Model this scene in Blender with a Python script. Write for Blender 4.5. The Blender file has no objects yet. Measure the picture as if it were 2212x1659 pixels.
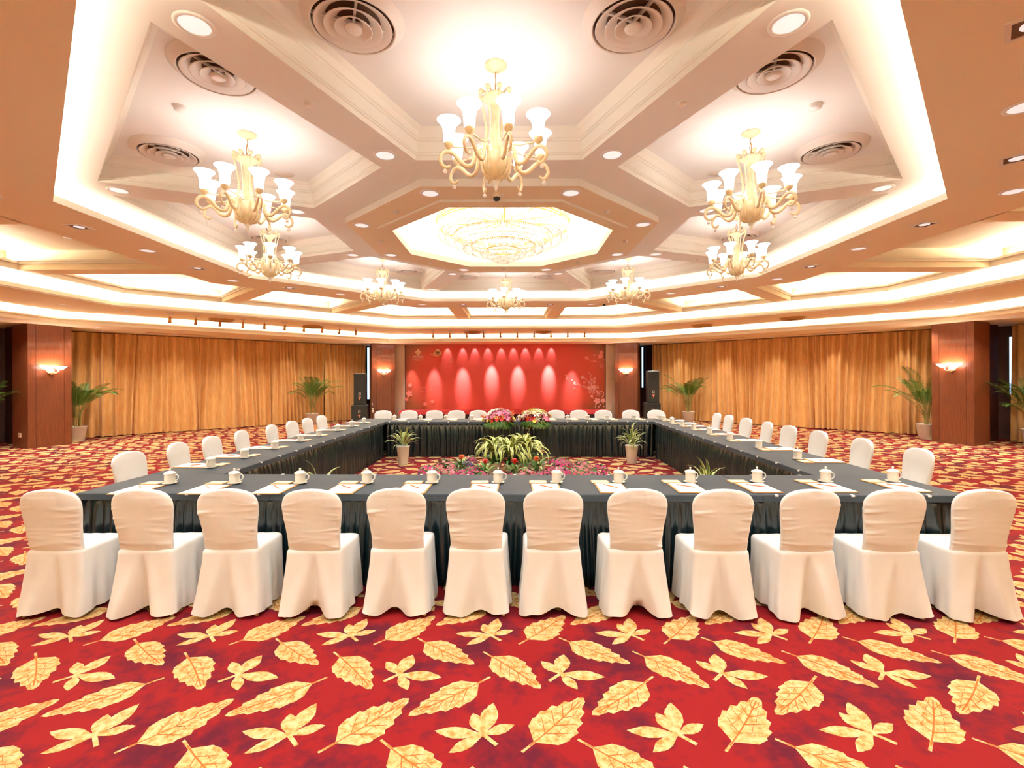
import bpy, math, random
from mathutils import Vector, Matrix, Euler
random.seed(7)
SC = bpy.context.scene
COL = SC.collection
PI = math.pi
def R(d): return math.radians(d)

# ------------------------------------------------------------------ camera
F_PX = 1035.0; EYE = 1.68; VPX, VPY = 1104.0, 816.0
cam_d = bpy.data.cameras.new('camera'); cam = bpy.data.objects.new('camera', cam_d); COL.objects.link(cam)
cam_d.sensor_width = 36.0; cam_d.sensor_fit = 'HORIZONTAL'; cam_d.lens = 36.0 * F_PX / 2212.0
cam_d.shift_x = (1106.0 - VPX) / 2212.0; cam_d.shift_y = -(829.5 - VPY) / 2212.0
cam_d.clip_start = 0.05; cam_d.clip_end = 120
cam.matrix_world = Matrix.Translation((0, 0, EYE)) @ Matrix.Rotation(R(90), 4, 'X') @ Matrix.Rotation(R(-0.16), 4, 'Z')
SC.camera = cam

# ------------------------------------------------------------------ room measures (metres; ceiling heights above the floor)
CX, CY = -0.11, 7.06                      # centre of the octagonal ceiling
Z1, Z2, Z3, Z4, Z5, Z6, ZC, Z8 = (EYE + z for z in (1.344, 1.62, 1.888, 2.09, 2.36, 2.01, 2.24, 2.55))
A_LIP1, A_LIP2, A_CO, A_CI, A_LIP3, A_H, A_HI, A_OP = 10.78, 8.75, 8.39, 5.81, 4.753, 4.42, 2.46, 1.485
A_WALL, A_CURT = 13.55, 13.15

# ------------------------------------------------------------------ world, exposure, cove lighting
w = bpy.data.worlds.new('world'); SC.world = w; w.use_nodes = True
w.node_tree.nodes['Background'].inputs[0].default_value = (0.75, 0.85, 1.0, 1)
w.node_tree.nodes['Background'].inputs[1].default_value = 0.3
vs = SC.view_settings
vs.view_transform = 'Standard'; vs.look = 'None'; vs.gamma = 1.0; vs.use_curve_mapping = False
vs.exposure = 1.04
try:
    SC.cycles.use_denoising = True; SC.cycles.max_bounces = 7; SC.cycles.diffuse_bounces = 5
    SC.cycles.glossy_bounces = 3; SC.cycles.transmission_bounces = 4; SC.cycles.transparent_max_bounces = 6
    SC.cycles.sample_clamp_indirect = 6.0; SC.cycles.use_light_tree = True
    SC.cycles.caustics_reflective = False; SC.cycles.caustics_refractive = False
except Exception: pass
WARM = (1.0, 0.92, 0.74); LAMPC = (0.98, 0.98, 0.98); WHITE = (0.86, 0.95, 1.0)
P_COVE3, P_COVE2, P_COVE1, P_COFF, P_MID = 12, 100, 130, 92, 7     # watts for each straight run of strip
def octdir(k):
    a = R(45 * k); n = Vector((math.cos(a), math.sin(a), 0)); return n, Vector((-n.y, n.x, 0))
def area_strip(loc, tangent, d, length, wid, watts, color, name):
    L = bpy.data.lights.new(name, 'AREA'); L.shape = 'RECTANGLE'; L.size = length; L.size_y = wid
    L.energy = watts; L.color = color
    o = bpy.data.objects.new(name, L); COL.objects.link(o)
    d = d.normalized(); z = -d; x = tangent.normalized(); y = z.cross(x).normalized()
    m = Matrix((x, y, z)).transposed().to_4x4(); m.translation = loc; o.matrix_world = m
    return o
def cove_ring(a, z, watts, tilt=25, color=WARM, wid=0.05):
    for k in range(8):
        n, t = octdir(k)
        d = Vector((0, 0, 1)) * math.cos(R(tilt)) - n * math.sin(R(tilt))
        area_strip(Vector((CX, CY, z)) + n * a, t, d, 2 * a * math.tan(R(22.5)) * 0.985, wid, watts, color, 'cove_strip_lamp')
cove_ring(A_LIP3 + 0.16, Z3 + 0.045, P_COVE3)
cove_ring(A_LIP2 + 0.16, Z2 + 0.05, P_COVE2)
cove_ring(A_LIP1 + 0.18, Z1 + 0.05, P_COVE1)
cove_ring(A_CO + 0.18, Z3 + 0.12, P_COFF, 58)
cove_ring(A_OP + 0.13, Z6 + 0.06, P_MID, 20)

# ------------------------------------------------------------------ materials
def mat(name, col, rough=0.6, metal=0.0, emit=None, estr=0.0, spec=0.5, coat=0.0, sheen=0.0, trans=0.0, alpha=1.0):
    m = bpy.data.materials.new(name); m.use_nodes = True
    b = m.node_tree.nodes['Principled BSDF']
    b.inputs['Base Color'].default_value = (*col, 1); b.inputs['Roughness'].default_value = rough
    b.inputs['Metallic'].default_value = metal; b.inputs['Specular IOR Level'].default_value = spec
    b.inputs['Coat Weight'].default_value = coat; b.inputs['Sheen Weight'].default_value = sheen
    b.inputs['Transmission Weight'].default_value = trans
    if emit: b.inputs['Emission Color'].default_value = (*emit, 1); b.inputs['Emission Strength'].default_value = estr
    return m
def nn(m, typ, **kw):
    n = m.node_tree.nodes.new(typ)
    for k, v in kw.items(): setattr(n, k, v)
    return n
def lk(m, a, b): m.node_tree.links.new(a, b)
def ramp(m, fac, stops):
    r = nn(m, 'ShaderNodeValToRGB'); e = r.color_ramp.elements
    while len(e) < len(stops): e.new(0.5)
    for i, (p, c) in enumerate(stops): e[i].position = p; e[i].color = (*c, 1)
    lk(m, fac, r.inputs[0]); return r
def coords(m, scale=(1, 1, 1), kind='Object'):
    tc = nn(m, 'ShaderNodeTexCoord'); mp = nn(m, 'ShaderNodeMapping'); mp.inputs['Scale'].default_value = scale
    lk(m, tc.outputs[kind], mp.inputs[0]); return mp.outputs[0]
def noise(m, vec, scale, detail=4, rough=0.55):
    n = nn(m, 'ShaderNodeTexNoise'); n.inputs['Scale'].default_value = scale; n.inputs['Detail'].default_value = detail
    n.inputs['Roughness'].default_value = rough; lk(m, vec, n.inputs['Vector']); return n.outputs['Fac']
def bsdf(m): return m.node_tree.nodes['Principled BSDF']
def noisy(name, stops, scale, rough=0.7, stretch=(1, 1, 1), bump=0.0, bscale=None, **kw):
    m = mat(name, stops[0][1], rough, **kw); v = coords(m, stretch)
    f = noise(m, v, scale); r = ramp(m, f, stops); lk(m, r.outputs[0], bsdf(m).inputs['Base Color'])
    if bump:
        b = nn(m, 'ShaderNodeBump'); b.inputs['Strength'].default_value = bump; b.inputs['Distance'].default_value = 0.01
        f2 = noise(m, v, bscale or scale * 3); lk(m, f2, b.inputs['Height']); lk(m, b.outputs[0], bsdf(m).inputs['Normal'])
    return m
M = {}
M['bounce_cream'] = mat('cream_paint_bounce_tint', (0.92, 0.80, 0.60), 0.75)  # cream paint of the undersides, warm bounce off the carpet put into its colour
M['beam'] = mat('off_white_paint', (0.90, 0.89, 0.86), 0.75)
M['cream'] = mat('cream_paint', (0.89, 0.85, 0.75), 0.7)
M['coffer'] = noisy('wallpaper_white', [(0.3, (0.86, 0.85, 0.83)), (0.7, (0.89, 0.88, 0.86))], 30, 0.7, (12, 1, 1))
M['coffer_gold'] = mat('cream_coffer_paint', (0.88, 0.80, 0.64), 0.7)
M['wood'] = noisy('mahogany_veneer', [(0.25, (0.12, 0.028, 0.010)), (0.75, (0.23, 0.062, 0.022))], 9, 0.3, (6, 6, 0.35), coat=0.2)
M['wood_dark'] = mat('dark_groove', (0.03, 0.008, 0.004), 0.5)
M['dark_wall'] = noisy('dark_wall_panel', [(0.3, (0.035, 0.010, 0.010)), (0.7, (0.06, 0.018, 0.014))], 4, 0.5)
M['plain_wall'] = mat('beige_wall', (0.72, 0.52, 0.34), 0.8)
M['pilaster'] = mat('beige_stone', (0.72, 0.60, 0.46), 0.6)
M['white'] = mat('white_lacquer', (0.85, 0.83, 0.80), 0.4)
M['vent'] = mat('diffuser_metal', (0.82, 0.75, 0.68), 0.4)
M['brass'] = mat('brass_toned_metal', (0.50, 0.27, 0.08), 0.4)
M['vent_dark'] = mat('vent_inside', (0.16, 0.09, 0.05), 0.8)
M['lamp'] = mat('lamp_lens', (0.9, 0.9, 0.9), 0.4, emit=(0.96, 0.96, 1.0), estr=0.30)
M['shade'] = mat('opal_glass_shade', (0.95, 0.92, 0.88), 0.3, emit=LAMPC, estr=3.0)
M['bulb'] = mat('bulb', (1, 1, 1), 0.3, emit=LAMPC, estr=22.0)
M['ivory'] = noisy('ivory_gilt_cast', [(0.3, (0.80, 0.62, 0.34)), (0.7, (0.90, 0.78, 0.54))], 22, 0.4)
M['gold'] = mat('gilt_metal', (0.85, 0.55, 0.16), 0.3, 0.8)
M['bronze'] = mat('bronze_metal', (0.62, 0.34, 0.12), 0.35, 0.6)
M['glass'] = mat('clear_crystal', (0.95, 0.93, 0.90), 0.08, spec=0.9, trans=0.35)
m = mat('hanging_crystal', (0.97, 0.95, 0.92), 0.12, spec=0.9); M['crystal'] = m
tr = nn(m, 'ShaderNodeBsdfTranslucent'); tr.inputs[0].default_value = (0.98, 0.95, 0.9, 1)
mx = nn(m, 'ShaderNodeMixShader'); mx.inputs[0].default_value = 0.6
lk(m, bsdf(m).outputs[0], mx.inputs[1]); lk(m, tr.outputs[0], mx.inputs[2]); lk(m, mx.outputs[0], m.node_tree.nodes['Material Output'].inputs[0])
M['chair'] = noisy('ivory_polyester_cover', [(0.3, (0.80, 0.78, 0.74)), (0.7, (0.84, 0.82, 0.79))], 6, 0.75, bump=0.15, bscale=14, sheen=0.2)
M['leg'] = mat('gold_chair_leg', (0.68, 0.46, 0.20), 0.4)
M['cloth'] = noisy('navy_table_cloth', [(0.3, (0.030, 0.042, 0.058)), (0.7, (0.040, 0.054, 0.072))], 3, 0.6, spec=0.3)
m = mat('black_green_satin', (0.005, 0.014, 0.017), 0.24, spec=0.8); M['satin'] = m
M['porcelain'] = mat('white_porcelain', (0.86, 0.82, 0.74), 0.18)
M['paper'] = mat('white_paper', (0.93, 0.90, 0.83), 0.7)
M['tan'] = mat('tan_leatherette', (0.56, 0.30, 0.10), 0.5)
M['card'] = mat('cream_card', (0.86, 0.70, 0.48), 0.6)
M['pencil'] = mat('orange_pencil', (0.72, 0.16, 0.03), 0.4)
M['pencil_tip'] = mat('bare_wood_tip', (0.85, 0.62, 0.38), 0.6)
M['black'] = mat('black_speaker_cloth', (0.012, 0.016, 0.015), 0.6)
M['black2'] = mat('black_painted_wood', (0.02, 0.026, 0.024), 0.45)
M['silver'] = mat('silver_badge', (0.62, 0.60, 0.55), 0.3, 0.6)
M['orange_badge'] = mat('orange_badge', (0.80, 0.30, 0.16), 0.5)
M['pot'] = mat('glazed_white_pot', (0.88, 0.87, 0.84), 0.3)
M['soil'] = mat('potting_soil', (0.05, 0.03, 0.02), 0.9)
M['palm'] = noisy('palm_green', [(0.3, (0.045, 0.13, 0.018)), (0.7, (0.10, 0.26, 0.03))], 3, 0.45)
M['palm_stem'] = mat('palm_stem', (0.36, 0.32, 0.10), 0.6)
M['green'] = noisy('leaf_green', [(0.3, (0.03, 0.10, 0.012)), (0.7, (0.09, 0.22, 0.03))], 8, 0.45)
M['lime'] = noisy('yellow_green_leaf', [(0.3, (0.16, 0.26, 0.02)), (0.7, (0.34, 0.42, 0.05))], 9, 0.45)
M['leaf_cream'] = mat('cream_leaf_edge', (0.74, 0.72, 0.32), 0.5)
M['magenta'] = noisy('magenta_petal', [(0.3, (0.42, 0.006, 0.10)), (0.7, (0.60, 0.03, 0.20))], 14, 0.5)
M['rose'] = noisy('rose_petal', [(0.3, (0.55, 0.05, 0.12)), (0.7, (0.70, 0.20, 0.26))], 14, 0.5)
M['violet'] = mat('violet_petal', (0.26, 0.12, 0.40), 0.5)
M['redpetal'] = mat('red_bract', (0.75, 0.035, 0.02), 0.4)
M['orangepetal'] = mat('orange_bract', (0.80, 0.16, 0.03), 0.4)
M['whitepetal'] = mat('white_petal', (0.90, 0.85, 0.72), 0.5)
M['yellowpetal'] = mat('yellow_petal', (0.85, 0.66, 0.16), 0.5)
M['pinkpetal'] = mat('pink_petal', (0.82, 0.25, 0.42), 0.5)
M['stage_red'] = mat('stage_red_carpet', (0.58, 0.05, 0.055), 0.8)
M['stage_dark'] = mat('stage_dark_base', (0.02, 0.008, 0.006), 0.8)
M['window'] = mat('daylit_pane', (0.8, 0.9, 1.0), 0.3, emit=(0.42, 0.66, 1.0), estr=1.3)
M['frame_dark'] = mat('dark_window_frame', (0.02, 0.02, 0.03), 0.4)
M['print_pink'] = mat('pale_pink_print', (0.90, 0.42, 0.42), 0.6)
M['print_rose'] = mat('rose_print', (0.80, 0.22, 0.18), 0.6)
M['print_gold'] = mat('gold_print', (0.72, 0.42, 0.15), 0.6)
M['print_white'] = mat('white_print', (0.90, 0.80, 0.70), 0.6)
M['print_hole'] = mat('brown_print', (0.30, 0.09, 0.03), 0.6)
# curtain: satin weave, fold colour comes from the folds themselves
m = mat('gold_satin_curtain', (0.66, 0.34, 0.10), 0.42, spec=0.5, sheen=0.3); M['curtain'] = m
v = coords(m, (1, 1, 0.25)); f = noise(m, v, 14, 5)
r_ = ramp(m, f, [(0.3, (0.68, 0.36, 0.11)), (0.7, (0.80, 0.49, 0.19))]); lk(m, r_.outputs[0], bsdf(m).inputs['Base Color'])
# carpet ground: red with maroon leaf-like clouds
m = mat('red_carpet', (0.5, 0.03, 0.04), 0.9, spec=0.15); M['carpet'] = m
v = coords(m); f1 = noise(m, v, 2.6, 6, 0.6); f2 = noise(m, v, 16, 3, 0.6)
vo = nn(m, 'ShaderNodeTexVoronoi'); vo.inputs['Scale'].default_value = 2.1; lk(m, v, vo.inputs['Vector'])
ad = nn(m, 'ShaderNodeMath', operation='MULTIPLY_ADD'); lk(m, f2, ad.inputs[0]); ad.inputs[1].default_value = 0.42; lk(m, f1, ad.inputs[2])
ad2 = nn(m, 'ShaderNodeMath', operation='MULTIPLY_ADD'); lk(m, vo.outputs['Distance'], ad2.inputs[0]); ad2.inputs[1].default_value = 0.22; lk(m, ad.outputs[0], ad2.inputs[2])
r_ = ramp(m, ad2.outputs[0], [(0.68, (0.09, 0.006, 0.018)), (0.77, (0.15, 0.007, 0.015)), (0.88, (0.23, 0.008, 0.011))])
lk(m, r_.outputs[0], bsdf(m).inputs['Base Color'])
m = mat('gold_leaf_pile', (0.74, 0.47, 0.16), 0.9, spec=0.15); M['leafgold'] = m
v = coords(m); f = noise(m, v, 26, 6, 0.65)
r_ = ramp(m, f, [(0.38, (0.46, 0.22, 0.055)), (0.47, (0.57, 0.37, 0.14)), (0.60, (0.67, 0.51, 0.26))]); lk(m, r_.outputs[0], bsdf(m).inputs['Base Color'])
M['leafvein'] = mat('brown_vein_pile', (0.45, 0.13, 0.025), 0.9, spec=0.15)
M['leafdark'] = mat('maroon_leaf_pile', (0.19, 0.018, 0.034), 0.9, spec=0.15)
# printed banner: red field, brown corners
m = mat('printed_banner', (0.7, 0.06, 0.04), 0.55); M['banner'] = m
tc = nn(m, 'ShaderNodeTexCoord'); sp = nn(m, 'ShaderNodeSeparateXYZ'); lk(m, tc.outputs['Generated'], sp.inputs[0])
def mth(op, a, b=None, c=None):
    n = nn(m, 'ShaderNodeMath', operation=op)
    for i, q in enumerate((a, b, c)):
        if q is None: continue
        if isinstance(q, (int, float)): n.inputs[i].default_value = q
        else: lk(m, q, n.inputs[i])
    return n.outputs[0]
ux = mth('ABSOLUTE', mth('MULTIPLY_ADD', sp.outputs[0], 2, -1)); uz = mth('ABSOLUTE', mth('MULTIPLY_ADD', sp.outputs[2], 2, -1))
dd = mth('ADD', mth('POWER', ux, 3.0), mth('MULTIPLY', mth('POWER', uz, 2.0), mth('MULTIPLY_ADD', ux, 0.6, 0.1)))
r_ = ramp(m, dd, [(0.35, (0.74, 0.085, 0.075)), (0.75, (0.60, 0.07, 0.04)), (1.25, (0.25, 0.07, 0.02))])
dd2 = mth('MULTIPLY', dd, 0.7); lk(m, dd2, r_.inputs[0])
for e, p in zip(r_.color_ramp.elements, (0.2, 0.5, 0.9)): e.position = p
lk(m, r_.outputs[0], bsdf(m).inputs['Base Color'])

# ------------------------------------------------------------------ mesh helpers
class MB:
    def __init__(s): s.v = []; s.f = []; s.m = []
    def add(s, vs, fs, mi=0):
        o = len(s.v); s.v += [tuple(p) for p in vs]
        for f in fs: s.f.append(tuple(i + o for i in f)); s.m.append(mi)
        return s
    def box(s, x0, x1, y0, y1, z0, z1, mi=0, X=None):
        vs = [(x, y, z) for z in (z0, z1) for y in (y0, y1) for x in (x0, x1)]
        if X: vs = [tuple(X @ Vector(p)) for p in vs]
        return s.add(vs, [(0, 2, 3, 1), (4, 5, 7, 6), (0, 1, 5, 4), (2, 6, 7, 3), (0, 4, 6, 2), (1, 3, 7, 5)], mi)
    def lathe(s, prof, n=24, mi=0, cx=0, cy=0, cap=True, flute=0, famp=0.0):
        vs = []
        for r, z in prof:
            for k in range(n):
                a = 2 * PI * k / n; rr = r * (1 + famp * math.cos(flute * a)) if flute else r
                vs.append((cx + rr * math.cos(a), cy + rr * math.sin(a), z))
        fs = []
        for i in range(len(prof) - 1):
            for k in range(n):
                q = (k + 1) % n; fs.append((i * n + k, i * n + q, (i + 1) * n + q, (i + 1) * n + k))
        if cap:
            if prof[0][0] > 1e-6: fs.append(tuple(reversed(range(n))))
            if prof[-1][0] > 1e-6: fs.append(tuple(range((len(prof) - 1) * n, len(prof) * n)))
        return s.add(vs, fs, mi)
    def tube(s, pts, r, n=8, mi=0, flat=1.0, cap=True):
        pts = [Vector(p) for p in pts]; N = len(pts); rs = r if isinstance(r, (list, tuple)) else [r] * N
        vs = []; up = None
        for i, p in enumerate(pts):
            d = (pts[min(i + 1, N - 1)] - pts[max(i - 1, 0)]).normalized()
            if up is None:
                up = Vector((0, 0, 1)) if abs(d.z) < 0.9 else Vector((1, 0, 0))
                up = (up - d * up.dot(d)).normalized()
            else:
                up = (up - d * up.dot(d)); up = up.normalized() if up.length > 1e-6 else Vector((1, 0, 0))
            sd = d.cross(up)
            for k in range(n):
                a = 2 * PI * k / n; vs.append(p + up * (math.cos(a) * rs[i]) + sd * (math.sin(a) * rs[i] * flat))
        fs = [(i * n + k, i * n + (k + 1) % n, (i + 1) * n + (k + 1) % n, (i + 1) * n + k) for i in range(N - 1) for k in range(n)]
        if cap: fs += [tuple(reversed(range(n))), tuple(range((N - 1) * n, N * n))]
        return s.add(vs, fs, mi)
    def loop_sweep(s, loop, prof, mi=None, closed=False):
        """loop: 2-D polygon counter-clockwise; prof: (inset, z) pairs; inset moves towards the inside"""
        N = len(loop); P = len(prof); vs = []
        for d, z in prof:
            off = offset(loop, d); vs += [(p.x, p.y, z) for p in off]
        fs = []; o = len(s.v); E = P if closed else P - 1
        s.v += vs
        for i in range(E):
            j = (i + 1) % P
            for k in range(N):
                q = (k + 1) % N; s.f.append((o + i * N + k, o + i * N + q, o + j * N + q, o + j * N + k)); s.m.append(mi[i] if mi else 0)
        return s
def offset(loop, d):
    N = len(loop); out = []
    for i in range(N):
        p = Vector(loop[i]); a = Vector(loop[i - 1]); b = Vector(loop[(i + 1) % N])
        e1 = (p - a).normalized(); e2 = (b - p).normalized()
        n1 = Vector((-e1.y, e1.x)); n2 = Vector((-e2.y, e2.x))
        bis = (n1 + n2); k = bis.dot(n1); out.append(p + bis * (d / k if abs(k) > 1e-6 else 0))
    return out
def octloop(a):
    r = a / math.cos(R(22.5)); return [Vector((CX + r * math.cos(R(22.5 + 45 * k)), CY + r * math.sin(R(22.5 + 45 * k)))) for k in range(8)]
def obj(name, mb, mats, parent=None, smooth=False, loc=None, rot=None):
    me = bpy.data.meshes.new(name)
    if isinstance(mb, MB):
        me.from_pydata(mb.v, [], mb.f); mats = mats if isinstance(mats, (list, tuple)) else [mats]
        for q in mats: me.materials.append(M[q])
        if len(mats) > 1: me.polygons.foreach_set('material_index', mb.m)
        if smooth: me.polygons.foreach_set('use_smooth', [True] * len(me.polygons))
        me.update()
    else: me = mb
    o = bpy.data.objects.new(name, me); COL.objects.link(o)
    if parent: o.parent = parent
    if loc is not None: o.location = loc
    if rot is not None: o.rotation_euler = rot
    return o
def inst(name, me, parent=None, loc=(0, 0, 0), rot=(0, 0, 0), sc=1.0):
    o = bpy.data.objects.new(name, me); COL.objects.link(o); o.parent = parent
    o.location = loc; o.rotation_euler = rot; o.scale = (sc, sc, sc) if not isinstance(sc, tuple) else sc
    return o
def tag(o, label=None, cat=None, group=None, kind=None):
    if label: o['label'] = label
    if cat: o['category'] = cat
    if group: o['group'] = group
    if kind: o['kind'] = kind
    return o
def thing(name, label=None, cat=None, loc=(0, 0, 0), rz=0, group=None):
    o = bpy.data.objects.new(name, None); COL.objects.link(o); o.empty_display_size = 0.1
    o.location = loc; o.rotation_euler = (0, 0, rz)
    return tag(o, label, cat, group)
KIDS = {}
def dup(root, loc=None, rz=None, label=None, parent=None, group=None):
    c = root.copy(); COL.objects.link(c); c.parent = parent
    if loc is not None: c.location = loc
    if rz is not None: c.rotation_euler = (0, 0, rz)
    if label: c['label'] = label
    if group: c['group'] = group
    if root.name not in KIDS: KIDS[root.name] = list(root.children)
    for ch in KIDS[root.name]: dup(ch, parent=c)
    return c
def smoothpath(pts, n=6):
    P = [Vector(p) for p in pts]; P = [P[0]] + P + [P[-1]]; out = []
    for i in range(1, len(P) - 2):
        a, b, c, d = P[i - 1], P[i], P[i + 1], P[i + 2]
        for k in range(n):
            t = k / n; out.append(0.5 * ((2 * b) + (c - a) * t + (2 * a - 5 * b + 4 * c - d) * t * t + (3 * b - a - 3 * c + d) * t ** 3))
    out.append(P[-2]); return out
ORD = ['first', 'second', 'third', 'fourth', 'fifth', 'sixth', 'seventh', 'eighth', 'ninth', 'tenth', 'eleventh', 'twelfth']
def px_on_y(x, y, Y): return Vector(((x - VPX) / F_PX * Y, Y, EYE - (y - VPY) / F_PX * Y))
# ================================================================== the setting
# ------------------------------------------------------------------ floor with the woven leaf pattern
TX, TY = 0.915, 0.87
def leaf_outline(stem, tip, wid, teeth=6, bend=0.0):
    """a serrated leaf blade with its stalk, and its veins, on the floor plane"""
    s, t = Vector(stem), Vector(tip); d = t - s; L = d.length; u = d / L; n = Vector((-u.y, u.x))
    b0 = 0.17
    def at(x, y): return s + u * (x * L) + n * (y * L + bend * L * math.sin(PI * x))
    def half(q): return wid * 1.12 * (math.sin(PI * q ** 0.74)) ** 0.82 * (1 - 0.36 * q)
    L_, R_ = [], []
    K = teeth * 2
    for i in range(1, K):
        q = i / K; h = half(q)
        if i % 2 == 0: x = b0 + (1 - b0) * (q - 0.022); hh = h * (0.97 - .10 * q)
        else: x = b0 + (1 - b0) * (q + 0.03); hh = h * (1.02 + .05 * q)
        L_.append(at(x, hh)); R_.append(at(x, -hh))
    outline = [at(0.0, 0.014), at(0.0, -0.014), at(b0, -0.012)] + R_ + [at(1.0, 0)] + L_[::-1] + [at(b0, 0.012)]
    veins = []
    def strip(p, q, w0, w1):
        e = (q - p).normalized(); m_ = Vector((-e.y, e.x))
        veins.append([p + m_ * w0, p - m_ * w0, q - m_ * w1, q + m_ * w1])
    xs = [0.1, 0.3, 0.5, 0.7, 0.93]
    for a, b in zip(xs, xs[1:]): strip(at(a, 0), at(b, 0), 0.0042, 0.003)
    for sd in (1, -1):
        for q in (0.2, 0.38, 0.55, 0.72):
            h = half(q + 0.1) * 0.72; p = at(b0 + (1 - b0) * (q - 0.02), 0); e = at(b0 + (1 - b0) * (q + 0.16), sd * h); strip(p, e, 0.0028, 0.0016)
            mid = p.lerp(e, 0.55); strip(mid, at(b0 + (1 - b0) * (q + 0.19), sd * h * 0.45), 0.002, 0.0012)
            mid = p.lerp(e, 0.4); strip(mid, at(b0 + (1 - b0) * (q + 0.05), sd * h * 0.82), 0.002, 0.0012)
    return outline, veins
def palm_outlines(c, tips, stem, wids):
    c = Vector(c); outs = []
    for t, wd in zip(tips, wids):
        t = Vector(t); d = t - c; L = d.length; u = d / L; n = Vector((-u.y, u.x)); P = []
        for q, h in ((0, .14), (.18, .42), (.4, .9), (.6, 1), (.74, .82), (.80, .60), (.88, .48)): P.append(c + u * (q * L) + n * (h * wd))
        P.append(t)
        for q, h in ((.86, .42), (.72, .80), (.6, .95), (.4, .9), (.18, .42), (0, .14)): P.append(c + u * (q * L) - n * (h * wd))
        outs.append(P[::-1])
    s = Vector(stem); d = (s - c).normalized(); n = Vector((-d.y, d.x))
    outs.append([c + n * .010, c - n * .010, s - n * .010, s + n * .010][::-1])
    return outs
LEAVES = [((.044, 2.149), (.374, 2.513), .235, 6, -.02), ((-.122, 2.69), (-.516, 2.384), .20, 6, .02),
          ((-.176, 2.938), (.155, 2.588), .215, 6, .02), ((-.61, 3.094), (-.22, 2.81), .20, 6, -.02)]
PALMS = [((-.135, 2.254), [(-.095, 2.475), (-.195, 2.40), (.012, 2.318), (-.37, 2.280), (-.285, 2.145)], (-.07, 2.19), [.045, .040, .032, .038, .032]),
         ((.275, 2.715), [(.315, 2.905), (.172, 2.838), (.522, 2.684), (.353, 2.578)], (.205, 2.65), [.048, .034, .046, .032])]
tile_g, tile_v = [], []
for a in LEAVES:
    o_, v_ = leaf_outline(*a); tile_g.append(o_); tile_v += v_
for a in PALMS: tile_g += palm_outlines(*a)
def ccw(P): return P if sum(P[i].x * P[(i + 1) % len(P)].y - P[(i + 1) % len(P)].x * P[i].y for i in range(len(P))) > 0 else P[::-1]
tile_g = [ccw(p) for p in tile_g]; tile_v = [ccw(p) for p in tile_v]
fl = MB(); lo = octloop(A_WALL + 0.3); fl.add([(p.x, p.y, 0) for p in lo], [tuple(range(8))], 0)
def inroom(x, y):
    dx, dy = abs(x - CX), abs(y - CY); lim = A_WALL - 0.3
    return dx < lim and dy < lim and (dx + dy) * 0.7071 < lim
for i in range(-16, 17):
    for j in range(-11, 23):
        ox, oy = i * TX, j * TY
        if not inroom(ox, oy + 2.6): continue
        far = math.hypot(ox, oy + 2.6)
        for n_, P in enumerate(tile_g): fl.add([(p.x + ox, p.y + oy, 0.0010 + .00012 * (n_ - 4 if n_ > 3 else 0)) for p in P], [tuple(range(len(P)))], 1)
        if far < 9 and oy > -2.5:
            for n_, P in enumerate(tile_v): fl.add([(p.x + ox, p.y + oy, 0.0014 + .00005 * (n_ % 20)) for p in P], [tuple(range(len(P)))], 2)
tag(obj('floor', fl, ['carpet', 'leafgold', 'leafvein']), 'red carpet woven with golden autumn leaves', kind='structure')

# ------------------------------------------------------------------ walls
SIDES = ['right', 'back_right', 'back', 'back_left', 'left', 'front_left', 'front', 'front_right']
for k in range(8):
    n, t = octdir(k); h = A_WALL * math.tan(R(22.5)) + 0.1
    mb = MB(); X = Matrix((n, t, Vector((0, 0, 1)))).transposed().to_4x4(); X.translation = Vector((CX, CY, 0))
    mb.box(A_WALL, A_WALL + 0.2, -h, h, 0, Z1 + 0.7, 0, X)
    tag(obj('wall_' + SIDES[k], mb, 'dark_wall' if k in (0, 1, 2, 3, 4) else 'plain_wall'), kind='structure')

# ------------------------------------------------------------------ ceiling
ceil = thing('ceiling'); tag(ceil, 'stepped octagonal ceiling with lit coves and coffers', kind='structure')
def ring(name, prof, mats):
    """prof: closed (apothem, z, material index) list, swept around the octagon"""
    a0 = prof[0][0]; mb = MB()
    mb.loop_sweep(octloop(a0), [(a0 - a, z) for a, z, _ in prof], [q for _, _, q in prof], True)
    return obj(name, mb, mats, ceil)
PC = ['cream', 'bounce_cream', 'coffer_gold']
ring('perimeter_soffit', [(A_LIP1, Z1, 0), (A_LIP1, Z1 + .09, 0), (A_LIP1 - .02, Z1 + .095, 0), (A_LIP1 - .02, Z1 + .13, 0), (A_LIP1 + .05, Z1 + .13, 0), (A_LIP1 + .05, Z1 + .03, 0), (A_LIP1 + .42, Z1 + .03, 0), (A_LIP1 + .42, Z3, 0), (13.7, Z3, 0), (13.7, Z1, 1)], PC)
ring('track_soffit', [(A_LIP2, Z2, 0), (A_LIP2, Z2 + .02, 0), (A_LIP2 - .02, Z2 + .025, 0), (A_LIP2 - .02, Z2 + .10, 0), (A_LIP2 + .05, Z2 + .10, 0), (A_LIP2 + .05, Z2 + .03, 0), (A_LIP2 + .40, Z2 + .03, 0), (A_LIP2 + .40, ZC, 0), (11.3, ZC, 0), (11.3, Z2, 1)], PC)
ring('coffer_soffit', [(A_CO, Z3, 0), (A_CO, Z3 + .09, 0), (A_CO - .03, Z3 + .10, 0), (A_CO - .03, Z3 + .14, 0), (A_CO + .04, Z3 + .14, 0), (A_CO + .04, Z3 + .08, 0), (A_CO + .36, Z3 + .08, 0), (A_CO + .36, ZC + .1, 0), (9.2, ZC + .1, 0), (9.2, Z3, 2)], PC)
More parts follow.
